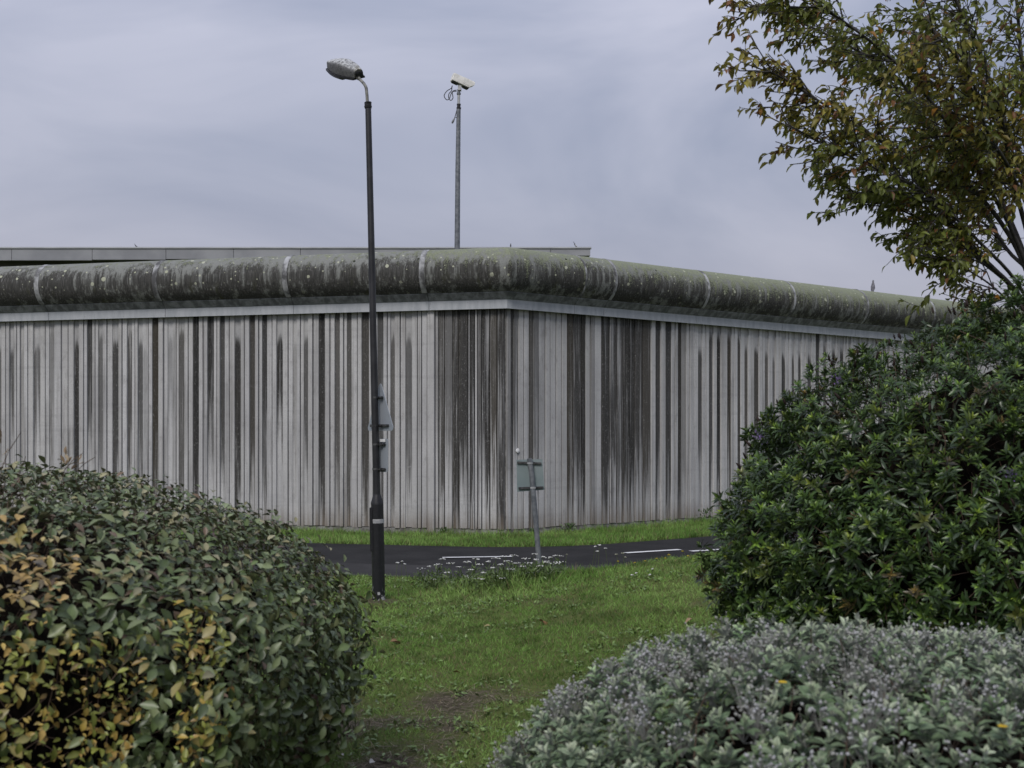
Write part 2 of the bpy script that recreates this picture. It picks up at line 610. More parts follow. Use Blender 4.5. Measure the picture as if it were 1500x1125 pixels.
M['felt_leaf'] = leaf_mat('felted_grey_leaf', (0.36, 0.37, 0.34), 0.7, 0.75, 0.10, 0.2)
M['tree_leaf'] = leaf_mat('autumn_tree_leaf', (0.13, 0.12, 0.05), 0.4, 0.45, 0.45, 0.4)
M['blade'] = leaf_mat('grass_blade', (0.08, 0.11, 0.03), 0.0, 0.55, 0.25, 0.25)
M['petal'] = leaf_mat('small_petal', (0.5, 0.5, 0.45), 0.3, 0.7, 0.2, 0.2)
M['dead_leaf'] = leaf_mat('dry_fallen_leaf', (0.18, 0.10, 0.05), 0.4, 0.7, 0.1, 0.2)
M['bird_dark'] = mottled('dark_plumage', (0.010, 0.010, 0.012), (0.03, 0.03, 0.035), 30, 0.6)
M['bird_white'] = mottled('white_plumage', (0.6, 0.6, 0.6), (0.7, 0.7, 0.7), 30, 0.7)
M['bird_grey'] = mottled('grey_pigeon_plumage', (0.06, 0.06, 0.07), (0.15, 0.15, 0.17), 14, 0.6)


def ground_mat():
    t = NT('lawn_soil')
    P = t.new('ShaderNodeNewGeometry').outputs['Position']
    a = t.new('ShaderNodeAttribute', attribute_name='bare').outputs['Fac']
    n = t.noise(P, 3.0, 5, 0.6)
    n2 = t.noise(P, 26.0, 5, 0.7)
    n3 = t.noise(P, 140.0, 3, 0.7)
    green = t.mix(n, (0.07, 0.10, 0.025), (0.14, 0.17, 0.045))
    green = t.mix(t.rng(n2, 0.45, 0.75), green, (0.085, 0.08, 0.035))
    soil = t.mix(t.rng(n2, 0.3, 0.7), (0.032, 0.025, 0.016), (0.13, 0.108, 0.076))
    soil = t.mix(t.rng(n3, 0.58, 0.7, 0, 0.7), soil, (0.27, 0.235, 0.175))
    f = t.rng(t.math('ADD', a, t.math('MULTIPLY', t.math('SUBTRACT', n2, 0.5), 0.9)), 0.15, 0.75)
    col = t.mix(f, green, soil)
    t.bump(t.math('ADD', n2, t.math('MULTIPLY', n3, 0.5)), 0.9, 0.03)
    return t.done(col, 0.95, 0, 0.15)


def asphalt(name, lo, hi):
    t = NT(name)
    P = t.new('ShaderNodeNewGeometry').outputs['Position']
    n = t.noise(P, 1.3, 5, 0.6)
    n3 = t.noise(P, 160.0, 2, 0.7)
    col = t.mix(t.rng(n, 0.3, 0.7), lo, hi)
    col = t.mix(t.rng(n3, 0.5, 0.8, 0, 0.5), col, tuple(2.6 * c for c in hi))
    t.bump(n3, 0.4, 0.004)
    return t.done(col, 0.95, 0, 0.12)


def paint_mat():
    t = NT('worn_road_paint')
    P = t.new('ShaderNodeNewGeometry').outputs['Position']
    n = t.noise(P, 22, 5, 0.7)
    col = t.mix(t.rng(n, 0.56, 0.68, 0, 0.8), (0.60, 0.60, 0.60), (0.12, 0.12, 0.12))
    return t.done(col, 0.7, 0, 0.3)


M['ground'] = ground_mat()
M['asphalt'] = asphalt('dark_asphalt', (0.017, 0.017, 0.0175), (0.029, 0.0285, 0.029))
M['asphalt_light'] = asphalt('worn_asphalt', (0.029, 0.0285, 0.029), (0.043, 0.042, 0.0425))
M['paint'] = paint_mat()

# ------------------------------------------------------------------ wall geometry frame
CX, CY = -0.124, 20.7
DL = np.array([-0.9737, 0.2279]); NL = np.array([-0.2279, -0.9737])
DR = np.array([0.8052, 0.5930]); NR = np.array([0.5930, -0.8052])
MB_ = (NL + NR) / np.linalg.norm(NL + NR)


def s_left(px):
    k = (px - CXP) / FPX
    return (CX - k * CY) / (-DL[0] + k * DL[1])


def s_right(px):
    k = (px - CXP) / FPX
    return (k * CY - CX) / (DR[0] - k * DR[1])


def wall_pt(side, s, o, z):
    """point relative to the wall corner; s along the wall, o outward. s=0 is the mitre"""
    if side == 'L':
        d, n = DL, NL
    else:
        d, n = DR, NR
    if s == 0:
        q = MB_ * (o / float(MB_ @ n))
    else:
        q = d * s + n * o
    return Vector((q[0], q[1], z))


def offset(x, y):
    """distance in front of the wall line, rounded about its corner"""
    rx, ry = x - CX, y - CY
    tl = rx * DL[0] + ry * DL[1]
    tr = rx * DR[0] + ry * DR[1]
    o = np.hypot(rx, ry)
    o = np.where(tl > 0, rx * NL[0] + ry * NL[1], o)
    o = np.where((tr > 0) & (tl <= 0), rx * NR[0] + ry * NR[1], o)
    return o


ROAD0, ROAD1 = 3.0, 6.85


def ground_h(x, y):
    x = np.asarray(x, float); y = np.asarray(y, float)
    o = offset(x, y)
    p = np.stack([x, y], 1) if x.ndim == 1 else None
    h = 0.40 * sstep(-1.3, 3.0, x) * sstep(4.5, 11.5, y) * sstep(ROAD1 + 0.02, ROAD1 + 1.1, o)
    h = np.where(o < ROAD0, -0.09 * sstep(ROAD0 - 0.1, 0.6, o), h)
    if p is not None:
        amp = sstep(ROAD1, ROAD1 + 0.8, o) + sstep(ROAD0, ROAD0 - 0.6, o) * 0.6
        h = h + (fbm(p, 1.1, 3) - 0.5) * 0.07 * amp + (fbm(p, 6.0, 8) - 0.5) * 0.03 * amp
    inroad = (o > ROAD0 + 0.06) & (o < ROAD1 - 0.06)
    return np.where(inroad, -0.03, h)


def bare_f(x, y):
    """1 where the lawn is worn to soil"""
    p = np.stack([x, y], 1)
    n = fbm(p, 2.3, 21, 4)
    w = sstep(8.5, 6.6, y + 2.6 * (fbm(p, 1.5, 91, 2) - .5)) * sstep(0.05, -0.9, x - 0.10 * (y - 6))
    b = w * (0.48 + 3.2 * (n - 0.50))
    b = b + 0.35 * sstep(0.62, 0.74, fbm(p, 1.7, 33, 3)) * sstep(13.5, 10.5, y)
    foot = np.hypot((x + 1.42) / 0.36, (y - 11.9) / 0.25)
    b = np.maximum(b, 0.6 * sstep(1.0, 0.5, foot))
    return np.clip(b, 0, 1)


# ------------------------------------------------------------------ ground, road
def graded(lo, hi, a, b, step, n):
    mid = np.arange(a, b + step * 0.5, step)
    left = a - (np.geomspace(step, a - lo, n))[::-1]
    right = b + np.geomspace(step, hi - b, n)
    return np.concatenate([left, mid, right])


def build_ground():
    xs = graded(-700, 700, -6, 8, 0.12, 26)
    ys = graded(-300, 1200, 3.5, 22.5, 0.12, 26)
    X, Y = np.meshgrid(xs, ys)
    x, y = X.ravel(), Y.ravel()
    z = ground_h(x, y)
    nx, ny = len(xs), len(ys)
    i = np.arange(nx * ny).reshape(ny, nx)
    q = np.stack([i[:-1, :-1], i[:-1, 1:], i[1:, 1:], i[1:, :-1]], -1).reshape(-1, 4)
    me = bpy.data.meshes.new('ground')
    me.vertices.add(len(x))
    me.vertices.foreach_set('co', np.stack([x, y, z], 1).ravel())
    me.loops.add(q.size)
    me.loops.foreach_set('vertex_index', q.ravel())
    me.polygons.add(len(q))
    me.polygons.foreach_set('loop_start', np.arange(0, q.size, 4))
    me.update(calc_edges=True)
    at_ = me.attributes.new('bare', 'FLOAT', 'POINT')
    at_.data.foreach_set('value', bare_f(x, y))
    smooth(me)
    me.materials.append(M['ground'])
    o = link('ground', me)
    o['kind'] = 'structure'
    return o


def strip(name, o0, o1, z, mat, sl=45.0, sr=70.0, wig=0.0, n=4):
    """a sheet following the wall line at a given distance"""
    secs = []
    for s in np.linspace(sl, 0.0, 60):
        secs.append((np.array([CX, CY]) + DL * s, NL))
    a0, a1 = math.atan2(NL[1], NL[0]), math.atan2(NR[1], NR[0])
    for a in np.linspace(a0, a1, 26)[1:-1]:
        secs.append((np.array([CX, CY]), np.array([math.cos(a), math.sin(a)])))
    for s in np.linspace(0.0, sr, 60):
        secs.append((np.array([CX, CY]) + DR * s, NR))
    vs, fs = [], []
    for k, (p, nn) in enumerate(secs):
        for j in range(n):
            o = o0 + (o1 - o0) * j / (n - 1)
            if j in (0, n - 1):
                o += wig * (math.sin(k * 1.7) * 0.5 + math.sin(k * 0.63))
            q = p + nn * o
            vs.append((q[0], q[1], z))
    for k in range(len(secs) - 1):
        for j in range(n - 1):
            fs.append((k * n + j, k * n + j + 1, (k + 1) * n + j + 1, (k + 1) * n + j))
    ob = mesh_obj(name, vs, fs, mat)
    bm = bmesh.new(); bm.from_mesh(ob.data)
    for f in bm.faces:
        if f.normal.z < 0:
            f.normal_flip()
    bm.to_mesh(ob.data); bm.free()
    ob['kind'] = 'structure'
    return ob


build_ground()
strip('road', ROAD0, ROAD1, 0.006, M['asphalt'])
strip('pavement', 5.62, ROAD1 + 0.02, 0.011, M['asphalt_light'])


def dash(pxa, pya, pxb, pyb, w=0.10):
    z = 0.018
    a = ray(pxa, pya) * (EYE / ((pya - HZ) / FPX))
    b = ray(pxb, pyb) * (EYE / ((pyb - HZ) / FPX))
    a, b = np.array([a[0], a[1]]), np.array([b[0], b[1]])
    d = (b - a) / np.linalg.norm(b - a)
    n = np.array([-d[1], d[0]]) * w / 2
    vs = []
    for k in range(7):
        c = a + (b - a) * k / 6
        vs += [(c[0] - n[0], c[1] - n[1], z), (c[0] + n[0], c[1] + n[1], z)]
    fs = [(2 * k, 2 * k + 2, 2 * k + 3, 2 * k + 1) for k in range(6)]
    o = mesh_obj('road_marking', vs, fs, M['paint'])
    o['kind'] = 'structure'


dash(648, 818.3, 750, 816.8)
dash(916, 811.5, 996, 806.5, 0.12)
dash(1012, 809, 1110, 803, 0.12)

# ------------------------------------------------------------------ the wall
WZ0, WZ1 = 0.03, 4.06           # foot and head of the ribs
FASC0, FASC1 = 4.035, 4.215


def unit_rib():
    """unit rib: width 1 (scaled), 1 proud, height 1; chamfered arrises, front rib face at y=1"""
    c = 0.07
    pr = [(-0.5, 0.0), (-0.5 + 0.02, 0.72), (-0.5 + c, 1.0), (0.5 - c, 1.0), (0.5 - 0.02, 0.72), (0.5, 0.0)]
    vs = [(x, y, z) for z in (0.0, 0.5, 1.0) for x, y in pr]
    n = len(pr)
    fs = []
    for r in (0, 1):
        for k in range(n - 1):
            fs.append((r * n + k + 1, r * n + k, (r + 1) * n + k, (r + 1) * n + k + 1))
    fs.append(tuple(range(n)))
    fs.append(tuple(range(3 * n - 1, 2 * n - 1, -1)))
    return vs, fs


def data_mesh(name, vs, fs, mat):
    me = bpy.data.meshes.new(name)
    me.from_pydata(vs, [], fs)
    me.update()
    bm = bmesh.new(); bm.from_mesh(me)
    bmesh.ops.recalc_face_normals(bm, faces=bm.faces[:])
    bm.to_mesh(me); bm.free()
    me.materials.append(mat)
    return me


RIB = data_mesh('rib', *unit_rib(), M['wall'])
CHANNEL = data_mesh('channel', [(x, y, z) for z in (0, 1) for x, y in ((-0.5, -1), (0.5, -1), (0.5, 1), (-0.5, 1))],
                    [(3, 2, 1, 0), (4, 5, 6, 7), (0, 1, 5, 4), (1, 2, 6, 5), (2, 3, 7, 6), (3, 0, 4, 7)], M['wall'])

wall = thing('concrete_wall', 'tall stained ribbed concrete perimeter wall with rounded mossy coping, bending at a corner', 'wall', (CX, CY, 0))
ROT = {'L': math.atan2(DL[1], DL[0]), 'R': math.atan2(-DR[1], -DR[0])}


def piece(side, mesh, name, s0, s1, proud, stain, y0=0.0, z0=WZ0, z1=WZ1):
    o = link(name, mesh, wall)
    p = wall_pt(side, max((s0 + s1) / 2, 1e-6), y0, z0)
    o.location = p
    o.rotation_euler = (0, 0, ROT[side])
    o.scale = (s1 - s0, proud, z1 - z0)
    o.color = stain
    return o


def zpx(side, px, py):
    """height on the wall face of a photograph point"""
    s = s_left(px) if side == 'L' else s_right(px)
    q = (DL if side == 'L' else DR) * s
    return EYE + (HZ - py) / FPX * (CY + q[1])


# streaked channels read off the photograph: x0, x1, y of the streak's top (0 = starts under the fascia), strength, lower end z
LEFT = [(-18, -11, 500, .8, .4), (-3, 4, 504, .75, 1.2), (16, 22.5, 505, .85, 2.1), (31.5, 37.3, 505, .38, 1.2), (51, 60, 500, .75, 2.0),
        (73.6, 81, 475, .5, 1.6), (110, 117.5, 492, 1, .3), (129.5, 136.5, 0, .95, 1.9), (145.7, 152, 484, .75, 1.0),
        (166, 175.4, 493, .95, .7), (188, 194.6, 476, .9, .9), (203.7, 210, 492, .85, 1.1), (224.4, 233.6, 0, 1, .3),
        (247, 254, 488, .42, 2.2), (263, 270.6, 475, .85, .4), (283.7, 292.7, 0, 1, .2), (305.5, 314.7, 0, 1, 1.9),
        (323.8, 330, 0, .92, 1.0), (345, 354, 487, 1, .6), (367, 375, 0, .95, 1.2), (385, 392, 0, .95, 1.3), (406.5, 415, 487, 1, 1.9),
        (430, 436, 497, .38, 1.6), (446, 452.4, 487, .85, 1.2), (468, 477, 0, 1, .2), (491.6, 499, 0, .85, .5), (509, 515.5, 0, .88, .4),
        (531, 541, 0, .95, .2), (554, 562.6, 0, .9, .4), (573, 579.2, 485, .82, .5), (595, 604, 487, .8, 1.0)]
# the heavily stained bays next to the corner: x0, x1, strength, lower end (each is a shallow rib)
LEFTC = [(638.5, 643, .35, 2.6), (643.5, 651.5, .92, 1.5), (652, 663.5, .72, 2.5), (664.2, 673, 1, .8), (673.6, 686.5, .98, 1.9),
         (687, 689, .3, 3), (689.4, 696, .98, 1.6), (696.4, 700, .25, 3), (700.4, 706, .85, 2.2), (706.4, 718, 1, 1.6),
         (718.4, 728.6, .95, 2.2), (729, 739.6, 1, .1)]
RIGHTC = [(741, 746.6, .55, 2.0), (747, 750, .95, 1.4), (750.4, 757, .8, 2.4), (757.4, 765.2, .12, 2), (765.6, 773, .1, 2), (773.4, 779, .88, .9),
          (779.4, 787, .72, 2.0), (787.4, 797, .32, 2.0), (797.4, 804, .12, 1), (804.4, 813, .1, 1), (813.4, 821, .12, 1), (821.4, 829.6, .15, 1),
          (830, 838, 1, 1.2), (838.4, 850, .96, 1.6), (850.4, 856, 1, .9), (856.4, 863, .15, 1), (863.4, 869, .5, 1.0), (869.4, 880, .1, 1),
          (880.3, 891, .98, 1.2), (891.4, 901, .95, 1.9), (901.4, 911, .92, 1.5), (911.4, 920, 1, 1.7), (920.4, 928, 1, 1.3), (928.4, 940, .96, 1.8),
          (940.4, 951.6, .95, 1.6)]
RIGHT = [(958, 966, 0, .95, .6), (973.5, 982, 0, .95, .3), (990.6, 997, 0, 1, .3), (997.4, 1004, 0, .5, 1.0), (1021, 1027.2, 503, .9, .9),
         (1037, 1042.8, 480, .92, .5), (1048, 1054, 485, 1, .3), (1063.6, 1069.6, 485, 1, .6), (1078, 1083.6, 488, .92, .6), (1089.4, 1094.2, 502, .9, .7),
         (1103, 1110, 506, .95, .3), (1119, 1124, 510, .85, .6), (1129.6, 1134, 518, .75, .8), (1142.4, 1149, 514, .95, .5), (1158, 1162.5, 516, .85, .6),
         (1168, 1172, 514, .92, .4), (1180.4, 1187, 516, .9, .5), (1193.6, 1199, 0, .95, .4), (1204, 1209, 500, .85, .5), (1216.4, 1222.4, 508, .95, .4),
         (1229, 1234.4, 506, .95, .4), (1240, 1244, 518, .85, .5), (1251.6, 1257, 522, .9, .5), (1266, 1269.4, 530, .7, .6), (1274, 1277.8, 522, .8, .6),
         (1285, 1290, 525, .85, .5), (1297, 1301, 522, .8, .5), (1309, 1313.5, 527, .85, .5), (1321, 1325, 530, .8, .5), (1333, 1337, 530, .8, .5)]

rr = random.Random(4)


def ribs_between(side, a, b):
    """fill the clean stretch a..b (metres along the wall) with one to three ribs and their joints"""
    w = b - a
    if w < 0.03:
        return
    n = 1 if w < 0.13 else (2 if w < 0.27 else 3 if w < 0.40 else max(3, round(w / 0.13)))
    cuts = [0.0]
    for k in range(1, n):
        cuts.append(k / n + rr.uniform(-0.22, 0.22) / n)
    cuts.append(1.0)
    for k in range(n):
        s0 = a + w * cuts[k] + (0.0 if k == 0 else 0.006)
        s1 = a + w * cuts[k + 1] - (0.0 if k == n - 1 else 0.006)
        pr = rr.choice((0.046, 0.052, 0.038, 0.030))
        st = rr.choice((0.0, 0.06, 0.12, 0.25)) if rr.random() < 0.8 else rr.uniform(0.25, 0.45)
        piece(side, RIB, 'rib', s0, s1, pr, (st, rr.uniform(0.4, 0.82), rr.uniform(0.0, 0.4), rr.uniform(.45, .6)), z0=WZ0 + rr.uniform(-0.012, 0.012))


def lay(side, table, start, stop, toS):
    """channels of the table, with ribs in between; start/stop in metres"""
    rows = sorted((min(toS(r[0]), toS(r[1])), max(toS(r[0]), toS(r[1])), r) for r in table)
    cur = start
    for s0, s1, r in rows:
        ribs_between(side, cur, s0)
        zt = 4.6 if r[2] == 0 else zpx(side, (r[0] + r[1]) / 2, r[2])
        piece(side, CHANNEL, 'channel', s0, s1, 0.013, (r[3], zt / 5, r[4] / 5, rr.uniform(.78, 1.0)), z0=WZ0 + 0.01)
        cur = s1
    return cur


def shallow(side, table, toS):
    for x0, x1, amt, ze in table:
        s0, s1 = sorted((toS(x0), toS(x1)))
        piece(side, RIB, 'rib', s0 + 0.003, s1 - 0.003, rr.choice((0.030, 0.038, 0.044, 0.034)), (amt, 0.95, (ze - .8) / 5, rr.uniform(.60, .86)), z0=WZ0 + rr.uniform(-0.01, 0.01))


shallow('L', LEFTC, s_left)
# pilaster strip beside the stained bay
pil = piece('L', RIB, 'pilaster', s_left(638.2), s_left(627.2), 0.085, (0.0, 0.5, 0.3, 0.4), z0=-0.12)
cur = lay('L', LEFT, s_left(627.0), 0, s_left)
shallow('R', RIGHTC, s_right)
cur_r = lay('R', RIGHT, s_right(952), 0, s_right)
# the wall goes on beyond the frame in the same rhythm
for side, c0, c1 in (('L', cur, cur + 4.0), ('R', cur_r, cur_r + 7.0)):
    s = c0
    while s < c1:
        w = rr.uniform(0.14, 0.26)
        ribs_between(side, s, s + w)
        s += w
        cw = rr.uniform(0.07, 0.12)
        piece(side, CHANNEL, 'channel', s, s + cw, 0.013, (rr.uniform(.5, 1), rr.uniform(.66, .8), rr.uniform(.1, .3), rr.random()))
        s += cw
    if side == 'L':
        ENDL = s
    else:
        ENDR = s


def sweep(side, s0, s1, prof, name, mat, closed=True, col=None, nseg=6, sm=None):
    """sweep a profile of (outward, z) points along the wall between s0 and s1"""
    rings = []
    for k in range(nseg + 1):
        s = s0 + (s1 - s0) * k / nseg
        rings.append([wall_pt(side, s, o, z) for o, z in prof])
    b = MB().loft(rings)
    ob = b.build(name, mat, wall, angle=sm)
    if col:
        ob.color = col
    return ob


# backing slab behind the ribs, and the dirty foot below them
for side, end in (('L', 34.0), ('R', 64.0)):
    sweep(side, 0, end, [(-0.30, -0.4), (-0.002, -0.4), (-0.002, FASC0 + 0.15), (-0.30, FASC0 + 0.15)], 'backing_slab', M['plinth'], nseg=1)
    sweep(side, 0, end, [(0.0, -0.4), (0.028, -0.4), (0.026, 0.022), (0.0, 0.022)], 'foot', M['plinth'], nseg=1)
# far stretches outside the picture: plain ribbed sheet
for side, a, b in (('L', ENDL, 34.0), ('R', ENDR, 64.0)):
    k = a
    bb = MB()
    prof_s = []
    while k < b:
        prof_s += [(k, 0.0), (k + 0.01, 0.045), (k + 0.17, 0.045), (k + 0.18, 0.0)]
        k += 0.27
    vs, fs = [], []
    for s, o in prof_s:
        vs += [wall_pt(side, s, o, WZ0), wall_pt(side, s, o, WZ1)]
    fs = [(2 * i, 2 * i + 2, 2 * i + 3, 2 * i + 1) for i in range(len(prof_s) - 1)]
    o = bb.add(vs, fs).build('ribbed_sheet', M['wall'], wall)
    o.color = (0.1, 0.8, 0.2, 0.3)

# coping
CO, CZ, CR = 0.05, 4.705, 0.445
a_low = math.asin((4.33 - CZ) / CR)
cap_prof = []
for k in range(23):
    a = a_low + (math.pi * 1.28 - a_low) * k / 22
    cap_prof.append((CO + CR * math.cos(a), CZ + CR * math.sin(a)))
inner = [(CO + (CR - 0.07) * math.cos(a), CZ + (CR - 0.07) * math.sin(a)) for a in np.linspace(math.pi * 1.28, a_low, 8)]
cap_prof += inner
o_low = CO + CR * math.cos(a_low)
lip_prof = [(o_low - 0.014, 4.328), (o_low - 0.014, 4.315), (0.165, 4.205), (0.10, 4.205), (0.10, 4.328)]
fasc_prof = [(0.150, 4.203), (0.150, FASC0), (0.11, FASC0), (0.058, FASC0 + 0.03), (0.058, 4.203)]
JL = [0.0] + [s_left(p) for p in (632, 435, 248, 78)]
while JL[-1] < 30:
    JL.append(JL[-1] + 2.55)
JR = [0.0] + [s_right(p) for p in (834, 877, 1012, 1138, 1245, 1343)]
while JR[-1] < 58:
    JR.append(JR[-1] + 2.6)
for side, J in (('L', JL), ('R', JR)):
    for k in range(len(J) - 1):
        a, b = J[k], J[k + 1]
        g0 = 0.0 if k == 0 else 0.012
        s_mid = (a + b) / 2
        if side == 'L':
            moss = 0.64 if k == 0 else 0.46 - 0.05 * k
        else:
            moss = (0.72, 0.62, 0.76, 0.88, 0.95, 0.92)[min(k, 5)]
        moss = max(0.15, moss)
        dirt = (0.62, 0.70, 0.72, 0.74, 0.80)[min(k, 4)] if side == 'L' else 0.62
        sweep(side, a + g0, b - 0.012, cap_prof, 'coping_segment', M['cap'], col=(moss, dirt, 0, 1), sm=35)
        sweep(side, a + (0 if k == 0 else 0.006), b - 0.006, lip_prof, 'under_strip', M['lip'], nseg=1)
        sweep(side, a + (0 if k == 0 else 0.004), b - 0.004, fasc_prof, 'fascia', M['fascia'], nseg=1)
        # lime-streaked seal over the joint
        if k > 0:
            jw = {'L': 0.07, 'R': 0.045}[side] if (side, k) != ('R', 1) else 0.025
            pr = [(CO + (CR + 0.007) * math.cos(q), CZ + (CR + 0.007) * math.sin(q)) for q in np.linspace(a_low + 0.02, math.pi * 0.9, 16)]
            pr += [(CO + (CR - 0.05) * math.cos(q), CZ + (CR - 0.05) * math.sin(q)) for q in np.linspace(math.pi * 0.9, a_low + 0.02, 8)]
            sweep(side, a - jw * 0.2, a + jw * 1.2, pr, 'joint_seal', M['joint'], nseg=1, sm=35)

# small white disc on the wall
disc_s = s_right(755.5)
dp = wall_pt('R', disc_s, 0.055, zpx('R', 755.5, 660)) + Vector((CX, CY, 0))
b = MB()
q = Matrix.Translation(dp) @ Matrix.Rotation(math.atan2(NR[1], NR[0]) - math.pi / 2, 4, 'Z')
ring = lambda r, y: [(r * math.cos(a), y, r * math.sin(a)) for a in np.linspace(0, 2 * math.pi, 20, endpoint=False)]
b.loft([ring(0.040, 0.0), ring(0.040, 0.010), ring(0.034, 0.014), ring(0.010, 0.014), ring(0.010, 0.020)], q)
o = b.build('marker_disc', M['white_plastic'], angle=30)
tag(o, 'small round white disc fixed to the ribbed wall above the grey sign', 'disc')

# ------------------------------------------------------------------ building behind
BY = 60.0
bld = thing('flat_roofed_building', 'low grey building with flat panelled roof edge showing behind the wall', 'building', (-15, BY, 0))


def bld_box(name, x0, x1, y0, y1, z0, z1, mat):
    o = MB().box(((x0 + x1) / 2, (y0 + y1) / 2, (z0 + z1) / 2), (x1 - x0, y1 - y0, z1 - z0), Matrix.Translation((15, -BY, 0))).build(name, mat, bld)
    return o


xr = at(865, 0, BY).x
zt = EYE + (HZ - 364) / FPX * BY
edges = [xr, xr - 2.1]
for p in (640, 540, 440, 342, 243, 135, 17):
    edges.append(at(p, 0, BY).x)
while edges[-1] > -48:
    edges.append(edges[-1] - 4.1)
for k in range(len(edges) - 1):
    x1, x0 = edges[k], edges[k + 1]
    th = 0.36 + 0.26 * min(1, (xr - (x0 + x1) / 2) / 28)
    bld_box('roof_edge_panel', x0 + 0.012, x1 - 0.012, BY, BY + 0.25, zt - th, zt, M['roof_panel'])
bld_box('flashing', -50, xr + 0.05, BY - 0.06, BY + 0.3, zt + 0.003, zt + 0.075, M['flashing'])
bld_box('roof', -50, xr - 0.02, BY + 0.26, BY + 26, zt - 0.34, zt - 0.02, M['roof_panel'])
bld_box('wall', -49, xr - 1.2, BY + 1.0, BY + 25, 0, zt - 0.36, M['soffit'])

# ------------------------------------------------------------------ street lamp
LY = 12.0
lb = at(555, 880, LY)
lz = float(ground_h(np.array([lb.x]), np.array([LY]))[0])
lamp = thing('street_lamp', 'tall black street lamp column with grey cobra-head lantern standing on the lawn', 'street lamp', (lb.x, LY, 0.0))


def LP(px, py, dy=0.0):
    return at(px, py, LY + dy) - Vector((lb.x, LY, 0))


c0, c1 = LP(555, 880), LP(552.5, 738)
c0.z = -0.1
b = MB().tube([c0, LP(554.7, 870), LP(553.5, 790), c1], [0.070, 0.068, 0.067, 0.066], 20)
base = b.build('column_base', M['black_paint'], lamp, angle=40)
b = MB().tube([LP(552.5, 739), LP(552.4, 736), LP(552.2, 726), LP(552.2, 724)], [0.067, 0.066, 0.042, 0.040], 20)
b.build('shoulder', M['shaft_paint'], lamp, angle=40)
b = MB().tube([LP(552.2, 727), LP(549, 600), LP(545, 400), LP(539.3, 155)], [0.038, 0.0375, 0.035, 0.0315], 18)
b.build('shaft', M['shaft_paint'], lamp, angle=40)
b = MB()
tilt = Matrix.Translation(LP(552.6, 775)) @ Matrix.Rotation(R(-1.0), 4, 'Y')
b.box((-0.056, -0.01, 0), (0.034, 0.09, 0.46), tilt, 0.004)
door = b.build('access_door', M['black_paint'], lamp)
b = MB().tube([LP(553.2, 766), LP(553.1, 760)], [0.0685, 0.0685], 20, cap=False)
b.build('tape_band', M['tape'], lamp, angle=40)
b = MB().tube([LP(539.2, 158.5), LP(539.1, 155.5), LP(539.1, 155.4), LP(539.0, 151), LP(539, 150.5), LP(538.9, 149.5)], [0.037, 0.041, 0.037, 0.037, 0.040, 0.034], 18)
b.build('collar', M['rubber'], lamp, angle=40)
arm_pts = [LP(538.3, 152), LP(537.6, 140), LP(536.6, 130), LP(535.6, 126.5, 0.02), LP(533.5, 123, 0.05), LP(530.5, 119.5, 0.09), LP(526.5, 115.5, 0.14), LP(522, 111.5, 0.20)]
b = MB().tube(arm_pts, [0.0165] * 8, 12)
b.build('bracket_arm', M['arm'], lamp, angle=50)
b = MB().box((0, 0.02, -0.052), (0.28, 0.24, 0.12), None, 0.01)
b.build('footing', M['footing'], lamp)
# lantern: the head points up the road, away and to the left, with its canopy tipped towards the viewer
rear, front = LP(525.5, 108.5, 0.16), LP(484, 94, 0.52)
ax = (front - rear).normalized()
up0 = Vector((0, 0, 1)) - ax * ax.z
up0.normalize()
up0 = Matrix.Rotation(R(24), 3, ax) @ up0
side = ax.cross(up0)
if (Matrix.Rotation(R(1), 3, ax) @ up0).y > up0.y:
    up0 = Matrix.Rotation(R(-48), 3, ax) @ up0
    side = ax.cross(up0)
Llen = (front - rear).length


def lring(t, w, z0, flat=1.0, n=20):
    c = rear + ax * (t * Llen)
    out = []
    for k in range(n):
        a = 2 * math.pi * k / n
        x = math.copysign(abs(math.cos(a)) ** 0.8, math.cos(a)) * w
        out.append((x, a))
    return c, out


def plan_w(t):
    """half width of the lantern in plan, broad in the middle, tapering to the spigot end"""
    t = min(max(t, 0), 1)
    return 0.040 + 0.088 * math.sin(math.pi * (0.10 + 0.835 * t)) ** 0.85


def shell(name, mat, z_of, inset, nt=14, nu=14, t0=0.0, t1=1.0, angle=40):
    """closed body made of cross-sections; z_of(t) gives (bottom, shoulder, crown) heights"""
    rings = []
    for i in range(nt + 1):
        t = t0 + (t1 - t0) * i / nt
        w = plan_w(t) - inset
        zb, zs, zc = z_of(t)
        c = rear + ax * (t * Llen)
        pts = [(-w, zb), (-w * 0.97, zs)]
        for k in range(1, nu):
            a = math.pi - math.pi * k / nu
            pts.append((math.cos(a) * w * 0.93, zs + (zc - zs) * math.sin(a) ** 0.8))
        pts += [(w * 0.97, zs), (w, zb)]
        rings.append([c + side * x + up0 * z for x, z in pts])
    return MB().loft(rings).build(name, mat, lamp, angle=angle)


def lantern_mat():
    t = NT('lichened_lantern_shell')
    O = t.coords('Object')
    n = t.noise(O, 26, 5, 0.7)
    n2 = t.noise(O, 60, 4, 0.7)
    g = t.new('ShaderNodeNewGeometry')
    nz = t.sep(g.outputs['Normal'])[2]
    col = t.mix(t.rng(n2, 0.35, 0.65), (0.07, 0.07, 0.073), (0.14, 0.14, 0.145))
    li = t.math('MULTIPLY', t.rng(n, 0.36, 0.60), t.rng(nz, 0.1, 0.6))
    col = t.mix(li, col, (0.46, 0.47, 0.47))
    x = t.sep(O)[0]
    ye = t.math('MULTIPLY', t.rng(x, -0.30, -0.24), t.rng(n2, 0.45, 0.6))
    col = t.mix(t.math('MULTIPLY', ye, 0.6), col, (0.20, 0.17, 0.08))
    return t.done(col, 0.7, 0, 0.3)


